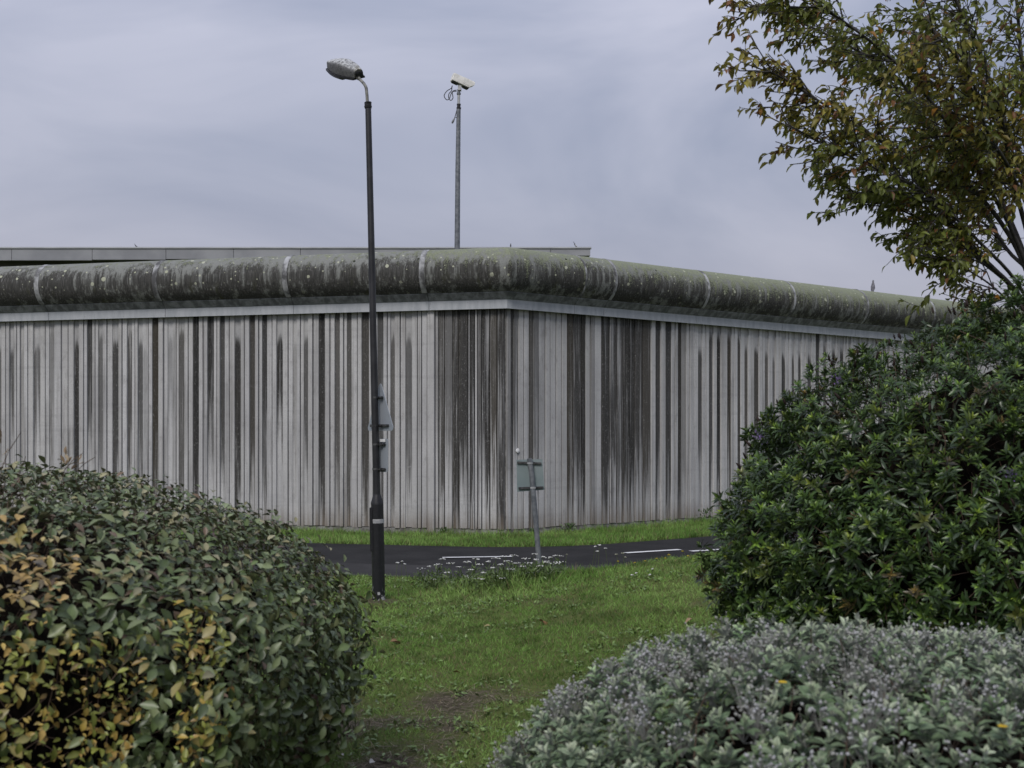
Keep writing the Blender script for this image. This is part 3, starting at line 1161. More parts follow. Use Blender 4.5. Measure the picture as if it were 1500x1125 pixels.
M['lantern'] = lantern_mat()
shell('canopy', M['lantern'], lambda t: (-0.03, 0.046 * min(1, 0.35 + t * 1.4) * (1 - .45 * max(0, t - .55) / .45), 0.046 * min(1, 0.35 + t * 1.4) * (1 - .45 * max(0, t - .55) / .45) + 0.060 * math.sin(math.pi * min(1, 0.15 + 0.78 * t)) ** 0.7), 0.016)
shell('rim', M['rubber'], lambda t: (-0.052, -0.034, -0.031), -0.004)
shell('bowl', M['glass'], lambda t: (-0.054, -0.0535, -0.0525) if False else (-0.075, -0.056, -0.053), 0.014, t0=0.3, t1=0.98)
b = MB().tube([LP(520.5, 110.3, 0.22), LP(525.5, 114.6, 0.15)], [0.026, 0.023], 14)
b.build('spigot_clamp', M['arm'], lamp, angle=40)
b = MB()
c = rear - ax * 0.012
Mx = Matrix.Translation(c) @ Matrix((side, ax, up0)).transposed().to_4x4()
b.box((0, 0, -0.004), (0.088, 0.03, 0.060), Mx, 0.008)
b.build('end_plate', M['rubber'], lamp)

# ------------------------------------------------------------------ the two plates clipped to the lamp column
SN = Vector((0.825, 0.565, 0)).normalized()          # they face up the road; only the backs are seen
ST = Vector((-SN.y, SN.x, 0)).normalized()           # along the plate


def rounded_poly(pts, r, n=5):
    out = []
    m = len(pts)
    for i in range(m):
        p, a, c = Vector(pts[i]), Vector(pts[i - 1]), Vector(pts[(i + 1) % m])
        d1, d2 = (a - p).normalized(), (c - p).normalized()
        ang = d1.angle(d2)
        L = r / math.tan(ang / 2)
        p1, p2 = p + d1 * L, p + d2 * L
        ctr = p + (d1 + d2).normalized() * (r / math.sin(ang / 2))
        a1 = math.atan2((p1 - ctr).y, (p1 - ctr).x)
        a2 = math.atan2((p2 - ctr).y, (p2 - ctr).x)
        da = (a2 - a1 + math.pi) % (2 * math.pi) - math.pi
        for k in range(n + 1):
            q = a1 + da * k / n
            out.append((ctr.x + r * math.cos(q), ctr.y + r * math.sin(q)))
    return out


post_mid = at(549.5, 600, LY)
ctr = post_mid + SN * 0.062
ctr.z = at(0, 597, LY).z
plateM = Matrix.Translation(ctr) @ Matrix((ST, SN, Vector((0, 0, 1)))).transposed().to_4x4()
tri = thing('warning_sign', 'grey back of a triangular road sign clipped to the black lamp column', 'road sign', tuple(ctr))
inv = Matrix.Translation(-ctr)
H = 0.53
poly = rounded_poly([(-0.305, -0.245), (0.305, -0.245), (0.0, -0.245 + H)], 0.03)
MB().prism(poly, 0.004, inv @ plateM).build('sign_plate', M['sign_back'], tri)
front_M = inv @ plateM @ Matrix.Translation((0, 0.0035, 0))
MB().prism([(x * 0.985, z * 0.985) for x, z in poly], 0.002, front_M).build('sign_face', M['sign_front'], tri)
for zz, hw in ((0.105, 0.075), (-0.19, 0.20)):
    MB().box((0, -0.014, zz), (hw * 2, 0.018, 0.026), inv @ plateM, 0.003).build('mounting_rail', M['bracket'], tri)
    c = Vector((at(549.5, HZ - (ctr.z + zz - EYE) / LY * FPX, LY).x, LY, ctr.z + zz))
    MB().tube([c - ctr - Vector((0, 0, 0.010)), c - ctr + Vector((0, 0, 0.010))], 0.0405, 16).build('post_clip', M['bracket'], tri)
    MB().box((-0.05, -0.026, zz), (0.07, 0.02, 0.02), inv @ plateM, 0.003).build('clip_bolt', M['bracket'], tri)

ctr2 = ctr.copy()
ctr2.z = at(0, 667, LY).z
plate2 = Matrix.Translation(ctr2) @ Matrix((ST, SN, Vector((0, 0, 1)))).transposed().to_4x4()
sub = thing('sign_plate_small', 'narrow grey rectangular plate on the lamp column under the triangular sign', 'road sign', tuple(ctr2))
inv2 = Matrix.Translation(-ctr2)
poly = rounded_poly([(-0.17, -0.175), (0.17, -0.175), (0.17, 0.175), (-0.17, 0.175)], 0.02)
MB().prism(poly, 0.004, inv2 @ plate2).build('plate', M['sign_back'], sub)
MB().prism([(x * .985, z * .985) for x, z in poly], 0.002, inv2 @ plate2 @ Matrix.Translation((0, 0.0035, 0))).build('sign_face', M['sign_front'], sub)
MB().box((-0.06, -0.010, 0.155), (0.13, 0.012, 0.030), inv2 @ plate2, 0.003).build('sticker', M['white_plastic'], sub)
for zz in (0.115, -0.145):
    MB().box((-0.02, -0.014, zz), (0.22, 0.018, 0.024), inv2 @ plate2, 0.003).build('mounting_rail', M['bracket'], sub)
    MB().box((-0.055, -0.030, zz), (0.06, 0.024, 0.026), inv2 @ plate2, 0.003).build('clip_bolt', M['bracket'], sub)
    c = Vector((at(551, 0, LY).x, LY, ctr2.z + zz))
    MB().tube([c - ctr2 - Vector((0, 0, 0.010)), c - ctr2 + Vector((0, 0, 0.010))], 0.0415, 16).build('post_clip', M['bracket'], sub)

# ------------------------------------------------------------------ small sign on a bent post
PY = 13.3
pb = at(791, 846, PY)
pz = float(ground_h(np.array([pb.x]), np.array([PY]))[0])
sg = thing('post_sign', 'square grey-green sign back on a bent leaning steel post among white flowers', 'road sign', (pb.x, PY, 0))


def SP(px, py, dy=0.0):
    return at(px, py, PY + dy) - Vector((pb.x, PY, 0))


pts = [SP(791.5, 846), SP(789, 815), SP(785, 765), SP(782, 730), SP(780.2, 712), SP(779, 696), SP(777, 682), SP(775.5, 671.5)]
pts[0].z = pz - 0.15
MB().tube(pts, [0.031] * 8, 14).build('post', M['galv'], sg, angle=40)
tl, tr, br_, bl = SP(756.5, 673.5, .04), SP(794.5, 672.5, .04), SP(797.5, 717.5, .04), SP(757.5, 720.5, .04)
nn = (tr - tl).cross(bl - tl).normalized()
if nn.y < 0:
    nn = -nn
quad = [tl, tr, br_, bl]
vs = [p for p in quad] + [p + nn * 0.004 for p in quad]
fs = [(0, 1, 2, 3), (7, 6, 5, 4), (0, 4, 5, 1), (1, 5, 6, 2), (2, 6, 7, 3), (3, 7, 4, 0)]
MB().add(vs, fs).build('sign_plate', M['sign_green'], sg)
MB().add([p + nn * 0.0045 for p in quad] + [p + nn * 0.0065 for p in quad], fs).build('sign_face', M['sign_front'], sg)
for a, c in ((SP(757.5, 677.5, .028), SP(793, 679, .028)), (SP(759.5, 715.3, .028), SP(796, 714, .028))):
    d = (c - a)
    mid = (a + c) / 2
    rot = Matrix.Translation(mid) @ d.to_track_quat('X', 'Z').to_matrix().to_4x4()
    MB().box((0, 0, 0), (d.length, 0.022, 0.026), rot, 0.003).build('mounting_rail', M['bracket'], sg)
for p in (SP(776.5, 678.5), SP(780.8, 714.5)):
    MB().tube([p - Vector((0, 0, 0.010)), p + Vector((0, 0, 0.010))], 0.0345, 16).build('post_clip', M['galv_light'], sg, angle=40)

# ------------------------------------------------------------------ security camera on its pole, inside the wall
KY = 26.0
kb = at(669, 637, KY)
cctv = thing('security_camera_pole', 'tall grey steel pole behind the wall topped by a security camera', 'camera pole', (kb.x, KY, 0))


def KP(px, py, dy=0.0):
    return at(px, py, KY + dy) - Vector((kb.x, KY, 0))


p0 = KP(668, 700)
p0.z = 0
MB().tube([p0, KP(669.3, 420), KP(670.6, 250), KP(671.8, 158)], [0.085, 0.066, 0.056, 0.047], 16).build('pole', M['galv'], cctv, angle=40)
MB().tube([KP(672, 160), KP(672, 157.5), KP(672, 157.3), KP(672, 154.2), KP(672, 154), KP(672, 152.3)], [0.050, 0.054, 0.040, 0.040, 0.048, 0.046], 16).build('collar', M['rubber'], cctv, angle=40)
MB().tube([KP(672, 154), KP(672, 137)], [0.032, 0.031], 14).build('pole_extension', M['galv_light'], cctv, angle=40)
MB().tube([KP(672, 138.5), KP(672, 136), KP(672, 135.8), KP(672, 131)], [0.046, 0.046, 0.034, 0.034], 16).build('mount_base', M['galv'], cctv, angle=40)
hc = KP(675.5, 120.5)
hx = Vector((math.cos(R(24)), math.sin(R(24)), 0))
hx = (hx * math.cos(R(17)) - Vector((0, 0, 1)) * math.sin(R(17))).normalized()
hy = Vector((0, 0, 1)).cross(hx).normalized()
hz = hx.cross(hy)
HM = Matrix.Translation(hc) @ Matrix((hx, hy, hz)).transposed().to_4x4()


def hsec(x, hw, zb, zs, zc):
    return [(x, -hw, zb), (x, -hw, zs), (x, -hw * 0.7, zc * 1.22), (x, hw * 0.7, zc * 1.22), (x, hw, zs), (x, hw, zb)]


MB().loft([hsec(-0.235, 0.070, -0.050, 0.050, 0.088), hsec(-0.225, 0.077, -0.056, 0.060, 0.097), hsec(0.213, 0.077, -0.056, 0.060, 0.097)], HM).build('camera_housing', M['housing'], cctv, angle=25)
MB().loft([hsec(0.02, 0.081, -0.030, 0.062, 0.100), hsec(0.215, 0.081, -0.034, 0.062, 0.100), hsec(0.30, 0.081, 0.045, 0.062, 0.100)], HM).build('sun_hood', M['housing'], cctv, angle=25)
MB().box((0.219, 0, 0.015), (0.008, 0.135, 0.115), HM).build('lens_window', M['glass'], cctv)
MB().box((-0.01, 0, -0.060), (0.44, 0.150, 0.014), HM, 0.003).build('housing_flange', M['housing'], cctv)
MB().box((-0.14, 0, -0.083), (0.15, 0.10, 0.030), HM, 0.005).build('junction_box', M['rubber'], cctv)
MB().box((0.13, 0, -0.083), (0.13, 0.10, 0.030), HM, 0.005).build('washer_unit', M['rubber'], cctv)
b = MB()
b.box((0, -0.05, 0.0), (0.075, 0.014, 0.12), Matrix.Translation(KP(673.3, 129.2)), 0.004)
b.box((0, 0.05, 0.0), (0.075, 0.014, 0.12), Matrix.Translation(KP(673.3, 129.2)), 0.004)
b.box((0, 0, -0.045), (0.075, 0.10, 0.022), Matrix.Translation(KP(673.3, 129.2)), 0.004)
b.build('yoke', M['galv_light'], cctv)


def smooth_path(pts, n=8):
    pts = [Vector(p) for p in pts]
    P_ = [pts[0]] + pts + [pts[-1]]
    out = []
    for i in range(1, len(P_) - 2):
        for k in range(n):
            t = k / n
            a, b_, c, d = P_[i - 1], P_[i], P_[i + 1], P_[i + 2]
            out.append(0.5 * ((2 * b_) + (c - a) * t + (2 * a - 5 * b_ + 4 * c - d) * t * t + (-a + 3 * b_ - 3 * c + d) * t ** 3))
    out.append(pts[-1])
    return out


def crop_k(x, y, dy=0.0):
    return KP(640 + x / 11.26, 100 + y / 11.26, dy)


MB().tube(smooth_path([crop_k(255, 285), crop_k(235, 330), crop_k(160, 380, -.05), crop_k(120, 455, -.06), crop_k(160, 520, -.06), crop_k(205, 500, -.05), crop_k(235, 420, -.03), crop_k(270, 372), crop_k(325, 360)]), 0.0095, 8).build('cable', M['rubber'], cctv, angle=60)
MB().tube(smooth_path([crop_k(250, 290, .02), crop_k(240, 370, .02), crop_k(200, 420, .03), crop_k(195, 490, .04), crop_k(230, 530, .04), crop_k(265, 490, .03), crop_k(255, 420, .02), crop_k(262, 385), crop_k(325, 380)]), 0.0095, 8).build('cable', M['rubber'], cctv, angle=60)
MB().tube(smooth_path([crop_k(335, 660), crop_k(320, 720), crop_k(302, 790, -.03), crop_k(288, 830, -.03)]), 0.009, 8).build('cable', M['rubber'], cctv, angle=60)
MB().tube([crop_k(330, 815), crop_k(300, 812, -.03)], 0.007, 8).build('cable_tie', M['rubber'], cctv)
MB().tube([crop_k(290, 825, -.03), crop_k(272, 860, -.03), crop_k(256, 895, -.03), crop_k(252, 908, -.03)], [0.012, 0.024, 0.024, 0.014], 10).build('cable_plug', M['galv'], cctv, angle=50)


# ------------------------------------------------------------------ birds
def bird(name, label, cat, base, heading, length, mat, upright=0.5, patch=None):
    """one smooth body from tail to beak; perched"""
    root = thing(name, label, cat, tuple(base))
    L = length
    stations = [(-0.62, 0.10, 0.020, 0.012), (-0.45, 0.14, 0.045, 0.020), (-0.28, 0.20, 0.085, 0.070), (-0.08, 0.27, 0.135, 0.125), (0.10, 0.34, 0.145, 0.145),
                (0.22, 0.45, 0.105, 0.115), (0.28, 0.55, 0.072, 0.080), (0.33, 0.62, 0.070, 0.072), (0.39, 0.63, 0.046, 0.048), (0.45, 0.615, 0.016, 0.018), (0.50, 0.605, 0.004, 0.005)]
    rings = []
    cu, su = math.cos(upright), math.sin(upright)
    for x, z, w, h in stations:
        xr_ = x * cu - (z - 0.27) * su * 0.4
        zr_ = 0.27 + x * su + (z - 0.27) * (cu * 0.5 + 0.5)
        rings.append([Vector((xr_ * L, w * L * math.cos(a), (zr_ + 0.04 + h * math.sin(a)) * L)) for a in np.linspace(0, 2 * math.pi, 10, endpoint=False)])
    rot = Matrix.Rotation(heading, 4, 'Z')
    MB().loft(rings, rot).build('body', mat, root, sm=True)
    for s in (-1, 1):
        MB().tube([rot @ Vector((0.02 * L, s * 0.05 * L, 0.0)), rot @ Vector((0.0, s * 0.05 * L, 0.2 * L))], 0.012 * L, 6).build('leg', M['rubber'], root)
        w = [Vector((x * L * cu, s * yy * L, (0.27 + z + x * su) * L)) for x, yy, z in ((0.14, 0.150, 0.10), (0.0, 0.158, 0.13), (-0.25, 0.12, 0.06), (-0.50, 0.05, 0.0), (-0.25, 0.125, -0.02), (0.02, 0.16, -0.02))]
        w2 = [p - Vector((0, s * 0.03 * L, 0)) for p in w]
        n = 6
        MB().add(w + w2, [tuple(range(n)), tuple(range(2 * n - 1, n - 1, -1))] + [(i, (i + 1) % n, (i + 1) % n + n, i + n) for i in range(n)], rot).build('wing', patch or mat, root)
    return root


roof_top = zt + 0.075
bird('perched_bird', 'small black bird perched on the roof edge above the stained coping, far left', 'bird', (at(198, 0, BY).x, BY + 0.1, roof_top), R(170), 0.24, M['bird_dark'], 0.35)
bird('perched_bird', 'small black bird sitting upright on the roof edge just right of the camera pole', 'bird', (at(748, 0, BY).x, BY + 0.1, roof_top), R(80), 0.24, M['bird_dark'], 0.8)
bird('perched_bird', 'black and white bird perched at the right end of the flat roof', 'bird', (at(843, 0, BY).x, BY + 0.1, roof_top), R(195), 0.34, M['bird_dark'], 0.45, M['bird_white'])
sb = s_right(1276)
pbird = wall_pt('R', sb, CO, CZ + CR) + Vector((CX, CY, 0))
bird('pigeon', 'grey pigeon sitting on the mossy coping of the right-hand wall', 'bird', tuple(pbird), R(65), 0.31, M['bird_grey'], 0.75)


# ------------------------------------------------------------------ leaf scattering
def leaf_template(curve=0.12, fold=0.10, wide=0.42, margin=1.0, mid=1.12, droop=True):
    """leaf of unit length along y, unit width along x; returns verts, tris-or-quads, per-vertex shade"""
    v = np.array([(0, 0, 0), (-.36, .30, fold * .7), (0, .30, .02), (.36, .30, fold * .7), (-.46, wide + .14, fold), (0, wide + .16, .02), (.46, wide + .14, fold),
                  (-.24, .84, fold * .5), (0, .84, .0), (.24, .84, fold * .5), (0, 1, 0)], float)
    v[:, 2] -= curve * v[:, 1] ** 2
    f = [(0, 2, 1), (0, 3, 2), (1, 2, 5, 4), (2, 3, 6, 5), (4, 5, 8, 7), (5, 6, 9, 8), (7, 8, 10), (8, 9, 10)]
    sh = np.array([.8, margin, mid, margin, margin, mid, margin, margin, mid, margin, 1.0])
    return v, f, sh


def put_mesh(name, V, faces_tri, faces_quad, C, mat, parent=None, kind=None):
    me = bpy.data.meshes.new(name)
    me.vertices.add(len(V))
    me.vertices.foreach_set('co', np.ascontiguousarray(V, np.float32).ravel())
    nt, nq = len(faces_tri), len(faces_quad)
    li = np.concatenate([faces_tri.ravel(), faces_quad.ravel()]).astype(np.int32)
    st = np.concatenate([np.arange(nt) * 3, nt * 3 + np.arange(nq) * 4]).astype(np.int32)
    me.loops.add(len(li))
    me.loops.foreach_set('vertex_index', li)
    me.polygons.add(nt + nq)
    me.polygons.foreach_set('loop_start', st)
    me.update(calc_edges=True)
    ca = me.color_attributes.new('Col', 'FLOAT_COLOR', 'POINT')
    cc = np.ones((len(V), 4), np.float32)
    cc[:, :3] = np.clip(C, 0, 1)
    ca.data.foreach_set('color', cc.ravel())
    smooth(me)
    me.materials.append(mat)
    o = link(name, me, parent)
    if kind:
        o['kind'] = kind
    return o


class Soup:
    """gathers many transformed copies of small templates into one mesh"""

    def __init__(self):
        self.V, self.T, self.Q, self.C, self.k = [], [], [], [], 0

    def add(self, tmpl, rot, loc, scale, cols):
        """scale (N,3); cols (N,3) multiplied by the template's shade, or template colours when cols is (N,1)"""
        v, f, sh = tmpl
        n, m = len(loc), len(v)
        if n == 0:
            return
        W = np.einsum('nij,nmj->nmi', rot, v[None] * scale[:, None, :]) + loc[:, None, :]
        sh = sh if sh.ndim == 2 else sh[:, None]
        C = cols[:, None, :] * sh[None]
        base = self.k + np.arange(n)[:, None, None] * m
        tr_ = np.array([q for q in f if len(q) == 3], int).reshape(-1, 3)
        qd = np.array([q for q in f if len(q) == 4], int).reshape(-1, 4)
        self.V.append(W.reshape(-1, 3)); self.C.append(C.reshape(-1, 3))
        self.T.append((base + tr_[None]).reshape(-1, 3)); self.Q.append((base + qd[None]).reshape(-1, 4))
        self.k += n * m

    def build(self, name, mat, parent=None, kind='stuff'):
        return put_mesh(name, np.concatenate(self.V), np.concatenate(self.T), np.concatenate(self.Q), np.concatenate(self.C), mat, parent, kind)


def template_mesh(name, tmpl, col, mat):
    v, f, sh = tmpl
    sh = sh if sh.ndim == 2 else sh[:, None]
    me = bpy.data.meshes.new(name)
    me.from_pydata([tuple(p) for p in v], [], f)
    me.update()
    ca = me.color_attributes.new('Col', 'FLOAT_COLOR', 'POINT')
    cc = np.ones((len(v), 4), np.float32)
    cc[:, :3] = np.clip(np.asarray(col)[None] * sh, 0, 1)
    ca.data.foreach_set('color', cc.ravel())
    smooth(me)
    me.materials.append(mat)
    return me


def leaf_parts(name, tmpls, rot, loc, scale, cols, tid, mat, parent, nv=6):
    """individual leaf objects sharing a few meshes; colours are gathered into nv classes per template"""
    origin = np.array(parent.location)
    lum = cols.sum(1) + 3.0 * (cols[:, 0] - cols[:, 1])
    for t in range(len(tmpls)):
        ii = np.where(tid == t)[0]
        if len(ii) == 0:
            continue
        order = ii[np.argsort(lum[ii])]
        for chunk in np.array_split(order, min(nv, len(order))):
            me = template_mesh(name, tmpls[t], cols[chunk].mean(0), mat)
            for i in chunk:
                o = link(name, me, parent)
                m4 = np.eye(4)
                m4[:3, :3] = rot[i] * scale[i][None, :]
                m4[:3, 3] = loc[i] - origin
                o.matrix_local = Matrix(m4.tolist())


class Blob:
    """superellipsoid body with lumps, used as the envelope of a shrub"""

    def __init__(self, c, r, e=2.2, lump=0.10, lscale=2.0, seed=1, extra=None):
        self.c, self.r, self.e, self.l, self.ls, self.s = np.array(c, float), np.array(r, float), e, lump, lscale, seed
        self.extra = extra

    def F(self, p):
        q = np.abs((p - self.c) / self.r)
        f = (q ** self.e).sum(1) ** (1 / self.e)
        f = f + self.l * (fbm(p, self.ls, self.s, 3) - 0.5)
        if self.extra is not None:
            f = f + self.extra(p)
        return f

    def N(self, p, h=0.03):
        g = np.stack([self.F(p + np.eye(3)[k] * h) - self.F(p - np.eye(3)[k] * h) for k in range(3)], 1)
        return norm(g)

    def shell(self, n, f0, f1, rng, zmin=0.03):
        """about n points with f0 < F < f1, on the side and top that the lawn side can see"""
        out = []
        got = 0
        lo, hi = self.c - self.r * 1.12, self.c + self.r * 1.12
        lo[2] = max(lo[2], zmin)
        while got < n:
            p = rng.random((60000, 3)) * (hi - lo) + lo
            f = self.F(p)
            p = p[(f > f0) & (f < f1)]
            out.append(p); got += len(p)
        return np.concatenate(out)[:n]

    def hit(self, px, py, y0=1.0, y1=14.0):
        ys = np.linspace(y0, y1, 1400)
        p = ray(px, py)[None] * ys[:, None]
        p[:, 2] += EYE
        f = self.F(p)
        k = np.argmax(f < 1.0)
        return p[k] if f[k] < 1 else None

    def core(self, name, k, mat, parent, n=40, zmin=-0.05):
        """solid dark core, shade of the leaf gaps put into its colour: the envelope shrunk by k"""
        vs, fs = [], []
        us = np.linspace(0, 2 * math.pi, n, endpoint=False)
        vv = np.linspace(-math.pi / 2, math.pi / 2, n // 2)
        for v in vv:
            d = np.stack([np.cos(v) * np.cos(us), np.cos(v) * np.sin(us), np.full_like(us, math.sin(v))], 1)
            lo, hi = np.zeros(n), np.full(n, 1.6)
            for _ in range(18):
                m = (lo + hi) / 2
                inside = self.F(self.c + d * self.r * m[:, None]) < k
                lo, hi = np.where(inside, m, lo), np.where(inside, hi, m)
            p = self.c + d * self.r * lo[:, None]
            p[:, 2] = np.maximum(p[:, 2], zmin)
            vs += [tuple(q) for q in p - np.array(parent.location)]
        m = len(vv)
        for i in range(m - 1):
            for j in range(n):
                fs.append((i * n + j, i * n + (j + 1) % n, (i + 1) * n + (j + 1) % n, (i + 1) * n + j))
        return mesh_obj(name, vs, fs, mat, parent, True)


def sees(p, nrm, lim=-0.35):
    """keep the side of a shrub that can be looked at from the lawn side, with some spare"""
    d = norm(np.array([0, 0, EYE])[None] - p)
    return (nrm * d).sum(1) > lim


def in_frame(p, m=20):
    px = CXP + p[:, 0] / p[:, 1] * FPX
    py = HZ - (p[:, 2] - EYE) / p[:, 1] * FPX
    return (px > -m) & (px < 1500 + m) & (py > -m) & (py < 1125 + m)


def rand_unit(n, rng):
    return norm(rng.normal(size=(n, 3)))


def pick_largest(p, nrm_leaf, size, outer, count=300):
    """indices of the leaves that show largest from the front"""
    d = np.array([0, 0, EYE])[None] - p
    dist = np.linalg.norm(d, axis=1)
    face = np.abs((norm(d) * norm(nrm_leaf)).sum(1))
    sc = size / dist * (0.35 + face)
    sc = np.where(outer & in_frame(p), sc, -1)
    return np.argsort(-sc)[:count]


TW = (np.array([(-.5, 0, 0), (.5, 0, 0), (0, 0, .8), (-.35, 1, 0), (.35, 1, 0), (0, 1, .6)], float), [(0, 1, 4, 3), (1, 2, 5, 4), (2, 0, 3, 5)], np.ones(6))


def twigs_of(parent, blob, n, rng, f0=0.84, f1=1.01, ln=(0.10, 0.22), th=0.0035, col=(0.075, 0.045, 0.032)):
    p = blob.shell(n, f0, f1, rng)
    nn = blob.N(p)
    k = sees(p, nn)
    p, nn = p[k], nn[k]
    a = norm(nn * 0.7 + np.array([0, 0, .35]) + rand_unit(len(p), rng) * 0.7)
    L = rng.uniform(*ln, len(p))
    s = Soup()
    c = np.array(col)[None] * rng.uniform(0.6, 1.5, (len(p), 1))
    s.add(TW, frames(a, rand_unit(len(p), rng)), p - a * (L * 0.7)[:, None] - np.array(parent.location), np.stack([np.full(len(p), th), L, np.full(len(p), th)], 1), c)
    return s.build('twigs', M['twig'], parent)


# ------------------------------------------------------------------ clipped hedge on the left
def build_hedge():
    rng = np.random.default_rng(21)
    bl = Blob((-3.02, 5.25, 0.72), (2.25, 2.0, 0.87), 2.35, 0.15, 2.3, 7)
    root = thing('rounded_hedge', 'large clipped rounded hedge of leathery green leaves with yellowing patches, on the left', 'hedge', (-3.02, 5.25, 0))
    org = np.array(root.location)
    # yellowing patches, in place on the surface
    patches = []
    for px, py, r, sz in ((10, 842, (.24, .40, .17), 1), (30, 1045, (.30, .45, .26), 0), (110, 1065, (.20, .40, .24), 0), (140, 975, (.15, .25, .10), 0),
                          (283, 960, (.085, .32, .16), 2), (290, 1060, (.09, .32, .16), 2), (20, 760, (.05, .1, .03), 1), (205, 955, (.06, .1, .06), 2), (262, 905, (.07, .15, .07), 2)):
        h = bl.hit(px, py)
        if h is not None:
            patches.append((h, np.array(r), sz))
    tm = [leaf_template(.14, .10, .42, .92, 1.18), leaf_template(.28, .16, .42, .95, 1.2), leaf_template(-.06, .20, .42, .9, 1.15)]
    P, Ax, Nn, S, C, OUT = [], [], [], [], [], []
    for f0, f1, n in ((1.03, 1.07, 1100), (0.965, 1.03, 29000), (0.90, 0.965, 15000), (0.82, 0.90, 9000)):
        p = bl.shell(n, f0, f1, rng)
        nn = bl.N(p)
        k = sees(p, nn) & (p[:, 1] < 7.6)
        p, nn = p[k], nn[k]
        m = len(p)
        tang = rand_unit(m, rng)
        tang = norm(tang - nn * (tang * nn).sum(1, keepdims=True))
        side_f = 1 - np.clip(nn[:, 2:3], 0, 1)
        a = norm(tang * 0.85 + nn * rng.uniform(0.1, 0.75, (m, 1)) + np.array([0, 0, -0.25]) * side_f)
        ln = norm(nn * 0.75 + np.array([0, 0, 0.55]) + rand_unit(m, rng) * 0.42)
        size = rng.uniform(0.038, 0.070, m)
        u = rng.random(m)
        g1, g2, g3 = np.array([.050, .072, .025]), np.array([.142, .175, .080]), np.array([.088, .125, .040])
        c = np.where(u[:, None] < .4, g1, np.where(u[:, None] < .8, g2, g3)) * rng.uniform(0.75, 1.35, (m, 1))
        top = (nn[:, 2] > 0.62)
        pal = top & (rng.random(m) < 0.20) | (rng.random(m) < 0.008)
        c[pal] = np.array([.22, .205, .11]) * rng.uniform(0.6, 1.4, (pal.sum(), 1))
        brn = (rng.random(m) < 0.03)
        c[brn] = np.array([.12, .080, .05]) * rng.uniform(0.7, 1.3, (brn.sum(), 1))
        size = np.where(top & (p[:, 1] > 4.6), size * 0.82, size)
        for h, r, kind in patches:
            d = np.sqrt((((p - h) / r) ** 2).sum(1)) + (fbm(p, 7, 3) - .5) * 0.9
            inp = (d < 1.0) & (rng.random(m) < np.clip(1.6 - d, 0, .97))
            v = rng.random(m)
            yel = np.where(v[:, None] < .60, np.array([.23, .25, .05]), np.where(v[:, None] < .86, np.array([.36, .26, .06]), np.array([.35, .23, .06])))
            org_ = np.where(v[:, None] < .55, np.array([.36, .245, .085]), np.where(v[:, None] < .8, np.array([.37, .30, .12]), np.array([.16, .13, .08])))
            cc = (org_ if kind == 1 else yel) * rng.uniform(0.6, 1.25, (m, 1))
            c = np.where(inp[:, None], cc, c)
            size = np.where(inp & (rng.random(m) < .8), size * (0.62 if kind != 1 else 0.8), size)
        P.append(p); Ax.append(a); Nn.append(ln); S.append(size); C.append(c); OUT.append(np.full(m, f0 > 0.95) & (f0 < 1.0))
    P, Ax, Nn, S, C, OUT = map(np.concatenate, (P, Ax, Nn, S, C, OUT))
    rot = frames(Ax, Nn)
    wid = S * rng.uniform(0.48, 0.66, len(S))
    scale = np.stack([wid, S, S], 1)
    tid = rng.integers(0, 3, len(S))
    loc = P - Ax * (S * 0.4)[:, None]
    big = pick_largest(P, rot[:, :, 2], S, OUT)
    isb = np.zeros(len(S), bool); isb[big] = True
    leaf_parts('leaf', tm, rot[isb], loc[isb], scale[isb], C[isb], tid[isb], M['hedge_leaf'], root)
    sp = Soup()
    for t in range(3):
        k = (tid == t) & ~isb
        sp.add(tm[t], rot[k], loc[k] - org, scale[k], C[k])
    sp.build('leaves', M['hedge_leaf'], root)
    twigs_of(root, bl, 5200, rng)
    bl.core('gap_shade_core', 0.80, M['core'], root)  # solid blob, its dark colour stands in for shade in the gaps
    return bl


hedge = build_hedge()


# ------------------------------------------------------------------ dark evergreen shrub on the right
def shoot_template(rng, n_pairs=6, leaf_len=1.0, wid=0.24, tip=(2.3, 2.1, 1.5), low=(0.65, 0.70, 0.75), spread=(1.25, 0.35), stem=0.9, lt=None, tip_from=0.55, edge=None):
    """a leafy shoot along +y: crossed pairs of leaves, longest and widest spread at the bottom"""
    lt = lt or leaf_template(.20, .08, .40, 1.0, 1.1)
    v0, f0, sh0 = lt
    V, Fc, C = [], [], []
    k = 0
    for i in range(n_pairs):
        t = i / (n_pairs - 1)
        for j in (0, 1):
            az = (i % 2) * math.pi / 2 + j * math.pi + rng.uniform(-.3, .3)
            el = spread[0] + (spread[1] - spread[0]) * t + rng.uniform(-.15, .15)       # angle off the shoot axis
            d = np.array([math.sin(el) * math.cos(az), math.cos(el), math.sin(el) * math.sin(az)])
            nrm_ = np.array([-math.cos(el) * math.cos(az), math.sin(el), -math.cos(el) * math.sin(az)])
            L = leaf_len * (1.0 - 0.55 * t ** 1.6) * rng.uniform(.85, 1.1)
            W = L * wid * rng.uniform(.85, 1.15)
            Rm = frames(d[None], nrm_[None])[0]
            vv = (v0 * np.array([W, L, L])) @ Rm.T + np.array([0, stem * t, 0])
            tt = max(0.0, (t - tip_from) / (1 - tip_from))
            col = np.array(low) * (1 - tt) + np.array(tip) * tt
            sh = sh0 if edge is None else sh0
            V.append(vv); C.append(col[None] * sh[:, None] * rng.uniform(.85, 1.15))
            Fc += [tuple(a + k for a in q) for q in f0]
            k += len(v0)
    return np.concatenate(V), Fc, np.concatenate(C)


